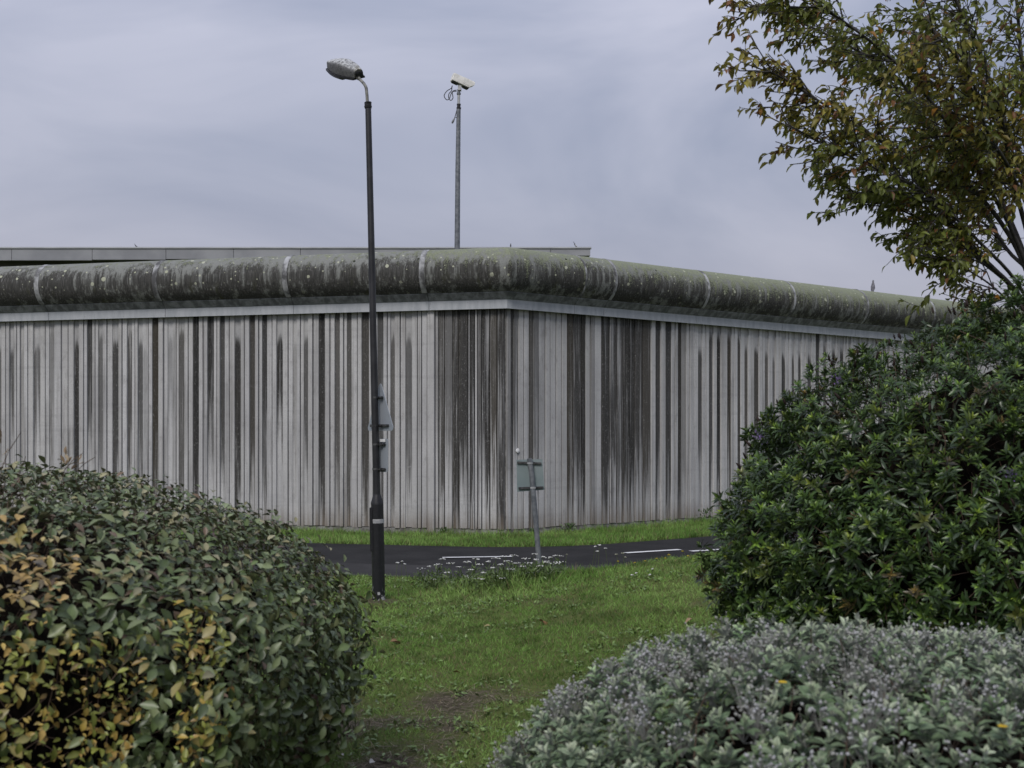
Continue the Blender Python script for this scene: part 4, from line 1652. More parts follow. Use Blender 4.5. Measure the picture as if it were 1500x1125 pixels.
def build_hebe():
    rng = np.random.default_rng(33)
    bl = Blob((3.14, 6.45, 1.06), (2.0, 1.55, 1.53), 1.85, 0.20, 1.7, 4)
    root = thing('evergreen_shrub', 'big domed dark green shrub with narrow glossy leaves below the tree, on the right', 'shrub', (3.10, 6.45, 0))
    org = np.array(root.location)
    lt = leaf_template(.22, .07, .36, 1.0, 1.12)
    tm = [shoot_template(rng, 7, 1.0, .34, lt=lt, stem=.6), shoot_template(rng, 7, 1.0, .32, (2.1, 1.9, 1.3), spread=(1.4, .35), stem=.75, lt=lt), shoot_template(rng, 6, 1.0, .36, (1.35, 1.3, 1.1), spread=(1.2, .5), stem=.6, lt=lt)]
    P, Ax, S, C, O = [], [], [], [], []
    for f0, f1, n in ((0.955, 1.015, 7000), (0.885, 0.955, 5200), (0.80, 0.885, 2800)):
        p = bl.shell(n, f0, f1, rng)
        nn = bl.N(p)
        k = sees(p, nn) & (p[:, 0] < 4.6)
        p, nn = p[k], nn[k]
        m = len(p)
        # gaps in the surface
        gap = fbm(p, 2.6, 12, 2)
        k = (gap > 0.43) | (f1 < 0.96)
        p, nn = p[k], nn[k]; m = len(p)
        a = norm(nn * 0.75 + np.array([0, 0, .45]) + rand_unit(m, rng) * 0.55)
        s = rng.uniform(0.048, 0.084, m) * np.where(p[:, 2] > 1.9, 0.85, 1.0)
        c = np.array([.068, .118, .030])[None] * rng.uniform(.6, 1.35, (m, 1)) * np.where(rng.random((m, 1)) < .25, np.array([1.25, 1.12, .85]), 1.0)
        old = rng.random(m) < .05
        c[old] = np.array([.11, .085, .035]) * rng.uniform(.5, 1.2, (old.sum(), 1))
        lowb = (p[:, 2] < 0.75) & (p[:, 0] > 1.9) & (p[:, 0] < 2.9) & (rng.random(m) < .75)
        c[lowb] *= np.array([1.5, 1.6, 1.1]); s = np.where(lowb, s * 1.1, s)
        P.append(p); Ax.append(a); S.append(s); C.append(c); O.append(np.full(m, f0 > .95))
    P, Ax, S, C, O = map(np.concatenate, (P, Ax, S, C, O))
    rot = frames(Ax, rand_unit(len(P), rng))
    scale = np.stack([S, S, S], 1)
    tid = rng.integers(0, 3, len(P))
    loc = P - Ax * (S * 0.7)[:, None]
    big = pick_largest(P, np.tile(np.array([[0, -1, .2]]), (len(P), 1)), S, O & (bl.N(P)[:, 1] < 0.2))
    isb = np.zeros(len(P), bool); isb[big] = True
    leaf_parts('leafy_shoot', tm, rot[isb], loc[isb], scale[isb], C[isb], tid[isb], M['hebe_leaf'], root, 5)
    sp = Soup()
    for t in range(3):
        k = (tid == t) & ~isb
        sp.add(tm[t], rot[k], loc[k] - org, scale[k], C[k])
    sp.build('leaves', M['hebe_leaf'], root)
    # loose older leaves inside
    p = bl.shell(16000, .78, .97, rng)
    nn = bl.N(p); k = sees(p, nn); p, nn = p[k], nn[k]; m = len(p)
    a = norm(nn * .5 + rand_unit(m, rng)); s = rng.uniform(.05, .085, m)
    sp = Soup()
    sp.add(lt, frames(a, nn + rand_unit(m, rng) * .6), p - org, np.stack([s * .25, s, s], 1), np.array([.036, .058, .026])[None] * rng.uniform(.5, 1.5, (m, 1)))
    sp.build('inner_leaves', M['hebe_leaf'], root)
    # spent dark seed spikes along the top
    p = bl.shell(2600, .965, 1.0, rng)
    nn = bl.N(p); k = sees(p, nn) & (rng.random(len(p)) < np.clip((p[:, 2] - 1.0) * .35, .02, .4)); p, nn = p[k], nn[k]; m = len(p)
    a = norm(nn + np.array([0, 0, .5]) + rand_unit(m, rng) * .6); s = rng.uniform(.03, .06, m)
    spike = (np.array([(0, 0, 0), (-.5, .25, 0), (0, .25, .5), (.5, .25, 0), (0, .25, -.5), (-.35, .7, 0), (0, .7, .35), (.35, .7, 0), (0, .7, -.35), (0, 1, 0)], float),
             [(0, 2, 1), (0, 3, 2), (0, 4, 3), (0, 1, 4), (1, 2, 6, 5), (2, 3, 7, 6), (3, 4, 8, 7), (4, 1, 5, 8), (5, 6, 9), (6, 7, 9), (7, 8, 9), (8, 5, 9)], np.ones(10))
    sp = Soup()
    sp.add(spike, frames(a, rand_unit(m, rng)), p - org, np.stack([s * .3, s, s * .3], 1), np.array([.030, .020, .018])[None] * rng.uniform(.6, 1.6, (m, 1)))
    sp.build('seed_spikes', M['petal'], root)
    for px, py in ((1232, 556), (1118, 641), (1478, 690)):
        h = bl.hit(px, py + 6)
        if h is None:
            continue
        nrm_ = bl.N(h[None])[0]
        fl = Soup()
        m = 26
        off = rng.normal(size=(m, 3)) * .012 + nrm_ * rng.uniform(.01, .06, (m, 1)) - nrm_ * 0
        a = norm(off + nrm_ * .02)
        s = rng.uniform(.010, .016, m)
        fl.add(leaf_template(), frames(a, rand_unit(m, rng)), h + off - org, np.stack([s * .7, s, s], 1), np.array([.22, .14, .36])[None] * rng.uniform(.6, 1.3, (m, 1)))
        fo = fl.build('flower_spike', M['petal'], root, 'stuff')
    twigs_of(root, bl, 2000, rng, .76, .95, (.15, .35), .005, (.04, .03, .024))
    bl.core('gap_shade_core', 0.72, M['core'], root)  # solid dark blob, painted shade behind the leafy shoots
    # a bright shoot standing clear of the outline at the top
    return bl


hebe = build_hebe()


# ------------------------------------------------------------------ grey felted shrub in front
def build_grey():
    rng = np.random.default_rng(44)

    def ex(p):
        return 0.13 * sstep(0.7, 1.75, p[:, 0]) - 0.05
    bl = Blob((1.72, 3.58, 0.18), (1.70, 1.22, 0.93), 2.7, 0.10, 2.4, 9, ex)
    root = thing('grey_leaved_shrub', 'low mounded shrub with felted silver-grey leaves and spent flower clusters', 'shrub', (1.62, 3.45, 0))
    org = np.array(root.location)
    lt = leaf_template(.16, .16, .44, 1.55, .78)
    tips = dict(tip=(1.75, 1.65, 1.65), low=(.62, .72, .60))
    tm = [shoot_template(rng, 5, 1.0, .52, spread=(1.3, .25), stem=.75, lt=lt, tip_from=.35, **tips), shoot_template(rng, 4, 1.0, .54, spread=(1.1, .3), stem=.6, lt=lt, tip_from=.35, **tips),
          shoot_template(rng, 5, 1.0, .48, spread=(1.5, .35), stem=.9, lt=lt, tip_from=.35, **tips)]
    P, Ax, S, C, O = [], [], [], [], []
    for f0, f1, n in ((0.965, 1.03, 3100), (0.91, 0.965, 1900), (0.82, 0.91, 1000)):
        p = bl.shell(n, f0, f1, rng)
        nn = bl.N(p)
        k = sees(p, nn)
        p, nn = p[k], nn[k]
        m = len(p)
        a = norm(nn * .7 + np.array([0, 0, .6]) + rand_unit(m, rng) * .35)
        s = rng.uniform(.040, .064, m)
        c = np.array([.215, .250, .185])[None] * rng.uniform(.5, 1.3, (m, 1)) * np.where(rng.random((m, 1)) < .2, np.array([.85, 1.0, .75]), 1.0)
        P.append(p); Ax.append(a); S.append(s); C.append(c); O.append(np.full(m, f0 > .96))
    P, Ax, S, C, O = map(np.concatenate, (P, Ax, S, C, O))
    rot = frames(Ax, rand_unit(len(P), rng))
    scale = np.stack([S, S, S], 1)
    tid = rng.integers(0, 3, len(P))
    loc = P - Ax * (S * .6)[:, None]
    big = pick_largest(P, np.tile(np.array([[0, -1, .2]]), (len(P), 1)), S, O)
    isb = np.zeros(len(P), bool); isb[big] = True
    leaf_parts('leaf_rosette', tm, rot[isb], loc[isb], scale[isb], C[isb], tid[isb], M['felt_leaf'], root, 5)
    sp = Soup()
    for t in range(3):
        k = (tid == t) & ~isb
        sp.add(tm[t], rot[k], loc[k] - org, scale[k], C[k])
    sp.build('leaves', M['felt_leaf'], root)
    # spent flower clusters: small knobs on thin branching stalks
    octa = (np.array([(0, 0, 0), (.5, .45, 0), (0, .45, .5), (-.5, .45, 0), (0, .45, -.5), (0, 1, 0)], float),
            [(0, 2, 1), (0, 3, 2), (0, 4, 3), (0, 1, 4), (1, 2, 5), (2, 3, 5), (3, 4, 5), (4, 1, 5)], np.array([.6, 1, 1, 1, 1, 1.5]))
    p = bl.shell(2600, .985, 1.03, rng)
    nn = bl.N(p)
    dens = fbm(p, 3.2, 5, 2)
    k = sees(p, nn) & (dens + rng.random(len(p)) * .3 + sstep(2.0, .2, p[:, 0]) * .10 > .76)
    p, nn = p[k], nn[k]
    heads, stalks = Soup(), Soup()
    for q, n_ in zip(p, nn):
        ax_ = norm((n_ * .5 + np.array([0, 0, 1.0]) + rng.normal(size=3) * .25)[None])[0]
        tipp = q + ax_ * rng.uniform(-.015, .02)
        m = rng.integers(9, 20)
        off = rng.normal(size=(m, 3)) * np.array([.022, .022, .016])
        hp = tipp + off
        s = rng.uniform(.006, .013, m)
        base_c = np.array([.30, .285, .35]) if rng.random() < .55 else np.array([.11, .095, .095])
        heads.add(octa, frames(norm(off + ax_ * .03), rand_unit(m, rng)), hp - org, np.stack([s, s * 1.3, s], 1), base_c[None] * rng.uniform(.6, 1.7, (m, 1)))
        st = q - ax_ * .06
        d = hp - st
        L = np.linalg.norm(d, axis=1)
        stalks.add(TW, frames(d, rand_unit(m, rng)), np.tile(st - org, (m, 1)), np.stack([np.full(m, .0016), L, np.full(m, .0016)], 1), np.array([.12, .10, .10])[None] * rng.uniform(.7, 1.4, (m, 1)))
    heads.build('spent_flowers', M['felt_leaf'], root)
    stalks.build('flower_stalks', M['felt_leaf'], root)
    # a few yellow daisy heads
    for px, py in ((945, 941), (1466, 1077), (1145, 1011)):
        h = bl.hit(px, py + 5, 1.0, 6.0)
        if h is None:
            continue
        h = h + np.array([0, -.01, .03])
        m = 11
        az = np.linspace(0, 2 * math.pi, m, endpoint=False)
        a = norm(np.stack([np.cos(az), np.sin(az) * .8 - .2, np.full(m, .45)], 1))
        fl = Soup()
        s = np.full(m, .014)
        fl.add(leaf_template(), frames(a, np.tile([[0, -.3, 1.0]], (m, 1))), np.tile(h - org, (m, 1)), np.stack([s * .45, s, s], 1), np.tile([[.55, .38, .03]], (m, 1)))
        fl.build('yellow_flower', M['petal'], root, None)
    twigs_of(root, bl, 1500, rng, .86, 1.0, (.10, .2), .004, (.10, .09, .08))
    bl.core('gap_shade_core', 0.80, M['core'], root)  # solid dark blob, shade between the rosettes put into its colour
    # flower stalk standing up on the left side
    h = bl.hit(885, 955, 1.0, 6.0)
    if h is not None:
        m = 34
        t = rng.random(m)
        pts_ = h[None] + np.array([-.005, 0, .115])[None] * t[:, None] + rng.normal(size=(m, 3)) * .007
        s = rng.uniform(.010, .018, m)
        fl = Soup()
        fl.add(leaf_template(), frames(norm(rand_unit(m, rng) + np.array([0, 0, .8])), rand_unit(m, rng)), pts_ - org, np.stack([s * .6, s, s], 1), np.array([.17, .18, .15])[None] * rng.uniform(.6, 1.3, (m, 1)))
        fl.build('upright_stalk', M['felt_leaf'], root, None)
    return bl


grey = build_grey()


# ------------------------------------------------------------------ tree at the upper right
def build_tree():
    rng = np.random.default_rng(55)
    TB = np.array([4.05, 8.3, 0.0])
    root = thing('autumn_tree', 'small tree with olive and reddish autumn leaves leaning in from the upper right', 'tree', tuple(TB))
    wood = MB()
    limbs = []

    def limb(pts, r0, r1, name=None):
        pts = smooth_path([Vector(p) - Vector(TB) for p in pts], 6)
        n = len(pts)
        rad = [r0 + (r1 - r0) * (i / (n - 1)) for i in range(n)]
        limbs.append((np.array([tuple(p) for p in pts]) + TB, rad))
        return pts, rad

    tpts, trad = limb([TB + np.array([0, 0, -.1]), TB + np.array([.02, 0, .8]), TB + np.array([-.02, 0, 1.7]), TB + np.array([0, 0, 2.3])], .085, .07)
    MB().tube(tpts, trad, 12).build('trunk', M['bark'], root, sm=True)
    fork = TB + np.array([0, 0, 2.15])
    specs = [  # photograph points the limbs run through, with their depth
        ([(1500, 445, 8.1), (1452, 390, 7.9), (1400, 342, 7.7), (1352, 275, 7.5), (1300, 215, 7.3), (1225, 165, 7.15), (1160, 122, 7.0), (1118, 100, 6.9)], .034, .004),
        ([(1505, 400, 8.2), (1462, 320, 8.15), (1402, 250, 8.1), (1358, 180, 8.0), (1310, 110, 7.95), (1230, 60, 7.9), (1150, 25, 7.85), (1090, 12, 7.8)], .036, .004),
        ([(1510, 400, 8.3), (1470, 300, 8.5), (1425, 215, 8.6), (1385, 120, 8.7), (1350, 20, 8.8), (1300, -90, 8.8)], .034, .008),
        ([(1515, 380, 8.2), (1486, 270, 8.0), (1468, 180, 7.7), (1440, 90, 7.5), (1400, 0, 7.3), (1370, -80, 7.2)], .036, .008),
        ([(1530, 360, 8.4), (1515, 230, 8.4), (1500, 120, 8.5), (1490, 10, 8.6), (1480, -120, 8.6)], .036, .01),
        ([(1500, 470, 8.0), (1460, 425, 7.75), (1425, 400, 7.5), (1392, 385, 7.35), (1362, 372, 7.25)], .014, .004),
        ([(1560, 330, 8.2), (1575, 200, 7.9), (1570, 80, 7.6), (1540, -40, 7.3)], .034, .01),
        ([(1600, 330, 8.4), (1650, 180, 8.5), (1680, 40, 8.6), (1700, -90, 8.6)], .036, .01),
        ([(1495, 440, 8.1), (1440, 385, 8.0), (1380, 340, 7.9), (1325, 310, 7.8), (1265, 290, 7.7), (1225, 262, 7.65)], .022, .004),
        ([(1500, 430, 8.0), (1430, 350, 7.6), (1360, 285, 7.3), (1290, 250, 7.1), (1215, 215, 7.0), (1150, 180, 6.9)], .024, .004),
        ([(1500, 380, 8.0), (1440, 260, 7.7), (1380, 170, 7.4), (1310, 90, 7.2), (1220, 20, 7.0), (1130, -40, 6.9)], .028, .005),
        ([(1520, 420, 8.5), (1475, 365, 8.75), (1435, 300, 9.0), (1390, 230, 9.15), (1330, 150, 9.25), (1250, 60, 9.3)], .030, .006),
        ([(1515, 340, 8.1), (1480, 250, 7.6), (1445, 190, 7.2), (1420, 110, 6.9), (1360, 40, 6.7)], .026, .006),
    ]
    for pts, r0, r1 in specs:
        r0 *= .58
        w = [fork + np.array([0, 0, -.1])] + [np.array(at(*q)) for q in pts]
        p_, r_ = limb(w, r0, r1)
        MB().tube(p_, r_, 8).build('limb', M['bark'], root, sm=True)
    # side branches and twigs
    twl = []

    def grow(origin, d, L, r, depth):
        n = max(3, int(L / .09))
        p = origin.copy()
        pts = [p.copy()]
        for i in range(n):
            d = norm((d + rng.normal(size=3) * .13 + np.array([-.03, 0, .02 if depth == 0 else -.02]))[None])[0]
            p = p + d * (L / n)
            pts.append(p.copy())
        twl.append((np.array(pts), r, depth))
        if depth < 2:
            k = max(1, int(L / (.13 if depth == 0 else .17)))
            for j in range(k):
                t = rng.uniform(.2, .98)
                q = pts[int(t * n)]
                dd = norm((d + rand_unit(1, rng)[0] * .9 + np.array([-.12, 0, .05]))[None])[0]
                grow(q, dd, L * rng.uniform(.35, .65), r * .6, depth + 1)

    for pts, rad in limbs[1:]:
        n = len(pts)
        nb = int(np.linalg.norm(np.diff(pts, axis=0), axis=1).sum() / .064)
        for j in range(nb):
            t = rng.uniform(.30, 1.0)
            i = min(n - 2, int(t * (n - 1)))
            d0 = norm((pts[i + 1] - pts[i])[None])[0]
            dd = norm((d0 * .75 + rand_unit(1, rng)[0] * .75 + np.array([-.30, 0, .12]))[None])[0]
            grow(pts[i], dd, rng.uniform(.22, .55) * (1.15 - .45 * t), .006, 0)
    br = MB()
    lp, la, ln_, lc = [], [], [], []
    for pts, r, depth in twl:
        br.tube([Vector(q) - Vector(TB) for q in pts], [max(.0016, r * (1 - .6 * i / (len(pts) - 1))) for i in range(len(pts))], 4, cap=False)
        seg = np.diff(pts, axis=0)
        L = np.linalg.norm(seg, axis=1).sum()
        m = int(L / (.040 if depth else .055)) + 1
        for j in range(m):
            t = (j + rng.random()) / m
            if depth == 0 and t < .35:
                continue
            i = min(len(seg) - 1, int(t * len(seg)))
            q = pts[i] + seg[i] * (t * len(seg) - i)
            d = norm(seg[i][None])[0]
            sd_ = np.cross(d, np.array([0, 0, 1.0])) * (1 if j % 2 else -1)
            a = norm((d * .55 + sd_ * .55 + np.array([-.15, 0, -.50]) + rng.normal(size=3) * .35)[None])[0]
            lp.append(q); la.append(a); ln_.append(np.array([0, -.15, 1.0]) + rng.normal(size=3) * .55)
    bo = br.build('twigs', M['bark'], root, sm=True)
    bo['kind'] = 'stuff'
    lp, la, ln_ = np.array(lp), np.array(la), np.array(ln_)
    # few leaves close to the fork
    df = np.linalg.norm(lp - fork, axis=1)
    kk = rng.random(len(lp)) < np.clip((df - .38) / 1.35, .14, 1.0)
    lp, la, ln_ = lp[kk], la[kk], ln_[kk]
    m = len(lp)
    u = rng.random(m)
    patch = fbm(lp, 1.6, 6, 2)
    warm = sstep(.40, .62, patch + (rng.random(m) - .5) * .35)
    green = np.array([.155, .185, .034])
    olive = np.array([.27, .235, .045])
    red = np.array([.20, .095, .04])
    orange = np.array([.40, .19, .03])
    c = green[None] * (1 - warm[:, None]) + olive[None] * warm[:, None]
    c = np.where((u < .10 * (.4 + warm))[:, None], red, c)
    c = np.where((u > .988 - .01 * warm)[:, None], orange, c)
    c = c * rng.uniform(.6, 1.35, (m, 1))
    s = rng.uniform(.042, .080, m)
    tm = [leaf_template(.30, .14, .40, .95, 1.1), leaf_template(.45, .20, .40, .95, 1.1), leaf_template(.10, .26, .40, .95, 1.1)]
    rot = frames(la, ln_)
    scale = np.stack([s * rng.uniform(.40, .52, m), s, s], 1)
    tid = rng.integers(0, 3, m)
    big = pick_largest(lp, rot[:, :, 2], s, np.ones(m, bool))
    isb = np.zeros(m, bool); isb[big] = True
    leaf_parts('leaf', tm, rot[isb], lp[isb], scale[isb], c[isb], tid[isb], M['tree_leaf'], root)
    sp = Soup()
    for t in range(3):
        k = (tid == t) & ~isb
        sp.add(tm[t], rot[k], lp[k] - TB, scale[k], c[k])
    sp.build('leaves', M['tree_leaf'], root)
    print('tree leaves', m)


build_tree()

# ------------------------------------------------------------------ grass
BL = (np.array([(-.5, 0, 0), (.5, 0, 0), (-.38, .45, .03), (.38, .45, .03), (0, 1, .18)], float), [(0, 1, 3, 2), (2, 3, 4)], np.array([.75, .75, 1, 1, 1.15]))


def grass(name, pts, hgt, wid, cols, rng, lean=.45):
    m = len(pts)
    a = norm(np.stack([rng.normal(size=m) * lean, rng.normal(size=m) * lean, np.ones(m)], 1))
    s = Soup()
    s.add(BL, frames(a, np.stack([rng.normal(size=m), rng.normal(size=m), np.zeros(m)], 1)), pts, np.stack([wid, hgt, hgt * 1.0], 1), cols)
    o = s.build(name, M['blade'], None, 'stuff')
    return o


def grass_cols(p, rng, dry):
    m = len(p)
    n = np.clip((fbm(p[:, :2], 0.9, 40, 4) - .5) * 2.2 + .5, 0, 1)
    n2 = fbm(p[:, :2], 5.0, 41, 2)
    g1, g2, g3 = np.array([.152, .272, .056]), np.array([.262, .400, .108]), np.array([.095, .150, .050])
    c = g1[None] * (1 - n[:, None]) + g2[None] * n[:, None]
    c = c * (1 - sstep(.50, .66, n2)[:, None] * .45)
    st = rng.random(m) < (.11 + dry)
    c[st] = np.array([.22, .185, .095])
    return c * rng.uniform(.65, 1.3, (m, 1))


def build_lawn():
    rng = np.random.default_rng(66)
    P, Hh, W, Cc = [], [], [], []
    for (x0, x1, y0, y1, dens, w, hh) in ((-2.6, 2.6, 4.6, 8.0, 4600, .0034, .042), (-3.2, 3.4, 8.0, 11.0, 3000, .0048, .048), (-3.6, 5.5, 11.0, 15.0, 1900, .0065, .052)):
        n = int((x1 - x0) * (y1 - y0) * dens)
        x = rng.uniform(x0, x1, n); y = rng.uniform(y0, y1, n)
        o = offset(x, y)
        b = bare_f(x, y)
        edge = ROAD1 + 0.02 + (fbm(np.stack([x, y], 1), 3.0, 60, 2) - .5) * .10
        k = (o > edge) & (rng.random(n) > np.clip((b - .08) * 1.9, 0, .92))
        # nothing under the shrubs
        k &= hedge.F(np.stack([x, y, np.full(n, .3)], 1)) > .85
        x, y, b = x[k], y[k], b[k]
        m = len(x)
        z = ground_h(x, y) - .004
        tall = fbm(np.stack([x, y], 1), 2.2, 50, 3)
        clump = np.exp(-(((x - .05) / .75) ** 2 + ((y - 12.6) / .5) ** 2)) * 2.9
        h = hh * rng.uniform(.5, 1.3, m) * (.7 + .7 * tall) * (1 + clump) * (1 - .4 * np.clip(b, 0, 1))
        p = np.stack([x, y, z], 1)
        P.append(p); Hh.append(h); W.append(np.full(m, w) * rng.uniform(.7, 1.4, m)); Cc.append(grass_cols(p, rng, (np.clip(b * .8, 0, .5))))
    # straw lying on the worn soil
    n = 5200
    x = rng.uniform(-1.7, .5, n); y = rng.uniform(5.2, 8.4, n)
    b = bare_f(x, y)
    k = b > .3
    x, y = x[k], y[k]
    P, Hh, W, Cc = map(np.concatenate, (P, Hh, W, Cc))
    grass('lawn_grass', P, Hh, W, Cc, rng, .75)
    m = len(x)
    s = Soup()
    a = norm(np.stack([rng.normal(size=m), rng.normal(size=m), rng.normal(size=m) * .12], 1))
    s.add(BL, frames(a, np.tile([[0, 0, 1.0]], (m, 1))), np.stack([x, y, ground_h(x, y) + .012], 1), np.stack([np.full(m, .004), rng.uniform(.03, .10, m), np.full(m, .03)], 1),
          np.array([.30, .25, .18])[None] * rng.uniform(.4, 1.3, (m, 1)))
    s.build('dead_straw', M['blade'], None, 'stuff')
    # broad-leaved weeds in the turf
    n = 5200
    x = rng.uniform(-2.4, 4.0, n); y = rng.uniform(5.0, 14.0, n)
    k = (fbm(np.stack([x, y], 1), 1.8, 71, 3) > .53) & (offset(x, y) > ROAD1 + .1)
    x, y = x[k], y[k]
    m = len(x) * 4
    x = np.repeat(x, 4) + rng.normal(size=m) * .02; y = np.repeat(y, 4) + rng.normal(size=m) * .02
    sw = rng.uniform(.02, .05, m)
    a = norm(np.stack([rng.normal(size=m), rng.normal(size=m), rng.uniform(.2, .9, m)], 1))
    s = Soup()
    s.add(leaf_template(), frames(a, np.tile([[0, 0, 1.0]], (m, 1)) + rand_unit(m, rng) * .4), np.stack([x, y, ground_h(x, y) + .012], 1), np.stack([sw * .5, sw, sw], 1),
          np.array([.13, .20, .05])[None] * rng.uniform(.6, 1.3, (m, 1)))
    s.build('lawn_weeds', M['hebe_leaf'], None, 'stuff')
    # verge between road and wall
    n = 90000
    t = rng.uniform(-9.0, 9.5, n)
    o = rng.uniform(.05, ROAD0 + .06, n)
    x = np.empty(n); y = np.empty(n)
    l = t < 0
    x[l] = CX + DL[0] * -t[l] + NL[0] * o[l]; y[l] = CY + DL[1] * -t[l] + NL[1] * o[l]
    r_ = ~l
    x[r_] = CX + DR[0] * t[r_] + NR[0] * o[r_]; y[r_] = CY + DR[1] * t[r_] + NR[1] * o[r_]
    # wedge in front of the corner
    nw = 9000
    a = rng.uniform(math.atan2(NL[1], NL[0]), math.atan2(NR[1], NR[0]), nw)
    rad = np.sqrt(rng.uniform(0, 1, nw)) * (ROAD0 + .05)
    x = np.concatenate([x, CX + np.cos(a) * rad]); y = np.concatenate([y, CY + np.sin(a) * rad]); o = np.concatenate([o, rad])
    p2 = np.stack([x, y], 1)
    k = (rng.random(len(x)) > .55 * sstep(.45, .1, o)) & (o < ROAD0 + .02 + (fbm(p2, 2.5, 61, 2) - .5) * .16)
    x, y, o, p2 = x[k], y[k], o[k], p2[k]
    z = ground_h(x, y) - .004
    h = rng.uniform(.05, .12, len(x)) * (.6 + .9 * fbm(p2, 1.5, 52, 2)) * (1 + .5 * sstep(.9, .2, o))
    p = np.stack([x, y, z], 1)
    c = grass_cols(p, rng, .03) * np.array([.92, .98, .9])
    grass('verge_grass', p, h, rng.uniform(.006, .012, len(x)), c, rng, .5)


build_lawn()


# ------------------------------------------------------------------ white flowers beside the road
def flower_plant(name, label, cat, heads, yb, rng, leafy=True, group=None, col=(.80, .80, .77), hw=.055):
    """heads: photograph points of the flower heads; they grow out of the lawn at depth yb(+-)"""
    cx = np.mean([h[0] for h in heads])
    base = at(cx, 840, yb)
    gz = float(ground_h(np.array([base.x]), np.array([yb]))[0])
    root = thing(name, label, cat, (base.x, yb, gz), group)
    org = np.array(root.location)
    stems, leaves = Soup(), Soup()
    for hx_, hy_ in heads:
        yy = yb + rng.uniform(-.22, .28)
        tip = np.array(at(hx_, hy_, yy))
        foot = np.array([tip[0] + rng.normal() * .05, yy + rng.normal() * .04, 0])
        foot[2] = float(ground_h(foot[None, 0], foot[None, 1])[0])
        if tip[2] < foot[2] + .04:
            tip[2] = foot[2] + .04 + rng.random() * .05
        d = tip - foot
        L = np.linalg.norm(d)
        stems.add(TW, frames(d[None], rand_unit(1, rng)), (foot - org)[None], np.array([[.0055, L, .0055]]), np.array([[.12, .16, .06]]))
        # flat head of tiny florets
        m = 11
        r_ = hw * rng.uniform(.55, 1.15)
        rad = np.sqrt(rng.random(m)) * r_
        az = rng.uniform(0, 2 * math.pi, m)
        fp = tip[None] + np.stack([np.cos(az) * rad, np.sin(az) * rad, -rad * .18 + rng.normal(size=m) * .002], 1)
        s = rng.uniform(.011, .017, m)
        fl = Soup()
        dome = (np.array([(.5, 0, 0), (0, 0, .5), (-.5, 0, 0), (0, 0, -.5), (0, .35, 0), (0, -.3, 0)], float), [(0, 4, 1), (1, 4, 2), (2, 4, 3), (3, 4, 0), (1, 5, 0), (2, 5, 1), (3, 5, 2), (0, 5, 3)], np.array([1, 1, 1, 1, 1.05, .5]))
        fl.add(dome, np.tile(np.array([[[1, 0, 0], [0, 0, -1], [0, 1, 0]]], float), (m, 1, 1)), fp - org, np.stack([s * 1.5, s, s * 1.5], 1), np.array(col)[None] * rng.uniform(.75, 1.1, (m, 1)))
        fl.build('flower_head', M['petal'], root, None)
        if leafy:
            m = 48
            t = rng.uniform(.0, .72, m)
            lp = foot[None] + d[None] * t[:, None] + rng.normal(size=(m, 3)) * np.array([.035, .035, .01])
            a = norm(rand_unit(m, rng) + np.array([0, 0, .7]))
            s = rng.uniform(.03, .08, m)
            leaves.add(leaf_template(), frames(a, rand_unit(m, rng)), lp - org, np.stack([s * .25, s, s], 1), np.array([.10, .15, .045])[None] * rng.uniform(.6, 1.3, (m, 1)))
    stems.build('stems', M['blade'], root)
    if leafy:
        leaves.build('leaves', M['hebe_leaf'], root)
    return root


frng = np.random.default_rng(77)
c1 = [(616, 832), (630, 829), (642, 826), (636, 848), (655, 838), (660, 824), (672, 830), (649, 818)]
c2 = [(684, 822), (690, 834), (697, 818), (703, 826), (709, 838), (716, 822), (721, 831), (727, 817), (734, 826), (738, 814), (744, 821), (748, 833), (752, 813), (757, 824), (726, 843), (702, 847), (684, 844), (736, 846)]
c3 = [(766, 829), (770, 817), (775, 824), (782, 811), (786, 819), (790, 828), (795, 815), (800, 822), (806, 816), (812, 824), (817, 813), (822, 822), (778, 838), (793, 838), (804, 834), (772, 846), (811, 836)]
flower_plant('yarrow_plant', 'sparse white-flowered weed right of the black lamp column by the road', 'wildflower', c1, 12.9, frng, group='white flowers by the road')
flower_plant('yarrow_plant', 'dense clump of white flat-headed flowers left of the bent sign post', 'wildflower', c2, 12.5, frng, group='white flowers by the road')
flower_plant('yarrow_plant', 'white flower clump growing around the foot of the bent sign post', 'wildflower', c3, 12.6, frng, group='white flowers by the road')
flower_plant('yarrow_plant', 'two thin white flower stems close beside the black lamp column', 'wildflower', [(582, 824), (589, 822), (593, 826)], 13.2, frng, False, 'white flowers by the road', hw=.018)
flower_plant('yarrow_plant', 'three tall thin white flower stems against the road right of the sign', 'wildflower', [(872, 800), (878, 798), (887, 803), (875, 807)], 13.4, frng, False, 'white flowers by the road', hw=.018)
flower_plant('yarrow_plant', 'short seeding flower stems on the lawn edge beside the right road dash', 'wildflower', [(903, 812), (912, 810), (916, 816), (830, 812)], 13.4, frng, False, 'white flowers by the road', (.40, .40, .30), .016)
flower_plant('daisy_plant', 'low white daisies on the lawn towards the right shrub', 'wildflower', [(926, 850), (932, 848), (952, 855), (956, 852)], 11.6, frng, False, hw=.012)
flower_plant('hawkbit_plant', 'scattered tiny yellow flowers on the lawn near the right shrub', 'wildflower', [(905, 822), (930, 824), (962, 818), (980, 822), (1000, 820), (1008, 828), (945, 831), (975, 834)], 12.8, frng, False, None, (.5, .40, .04), .010)


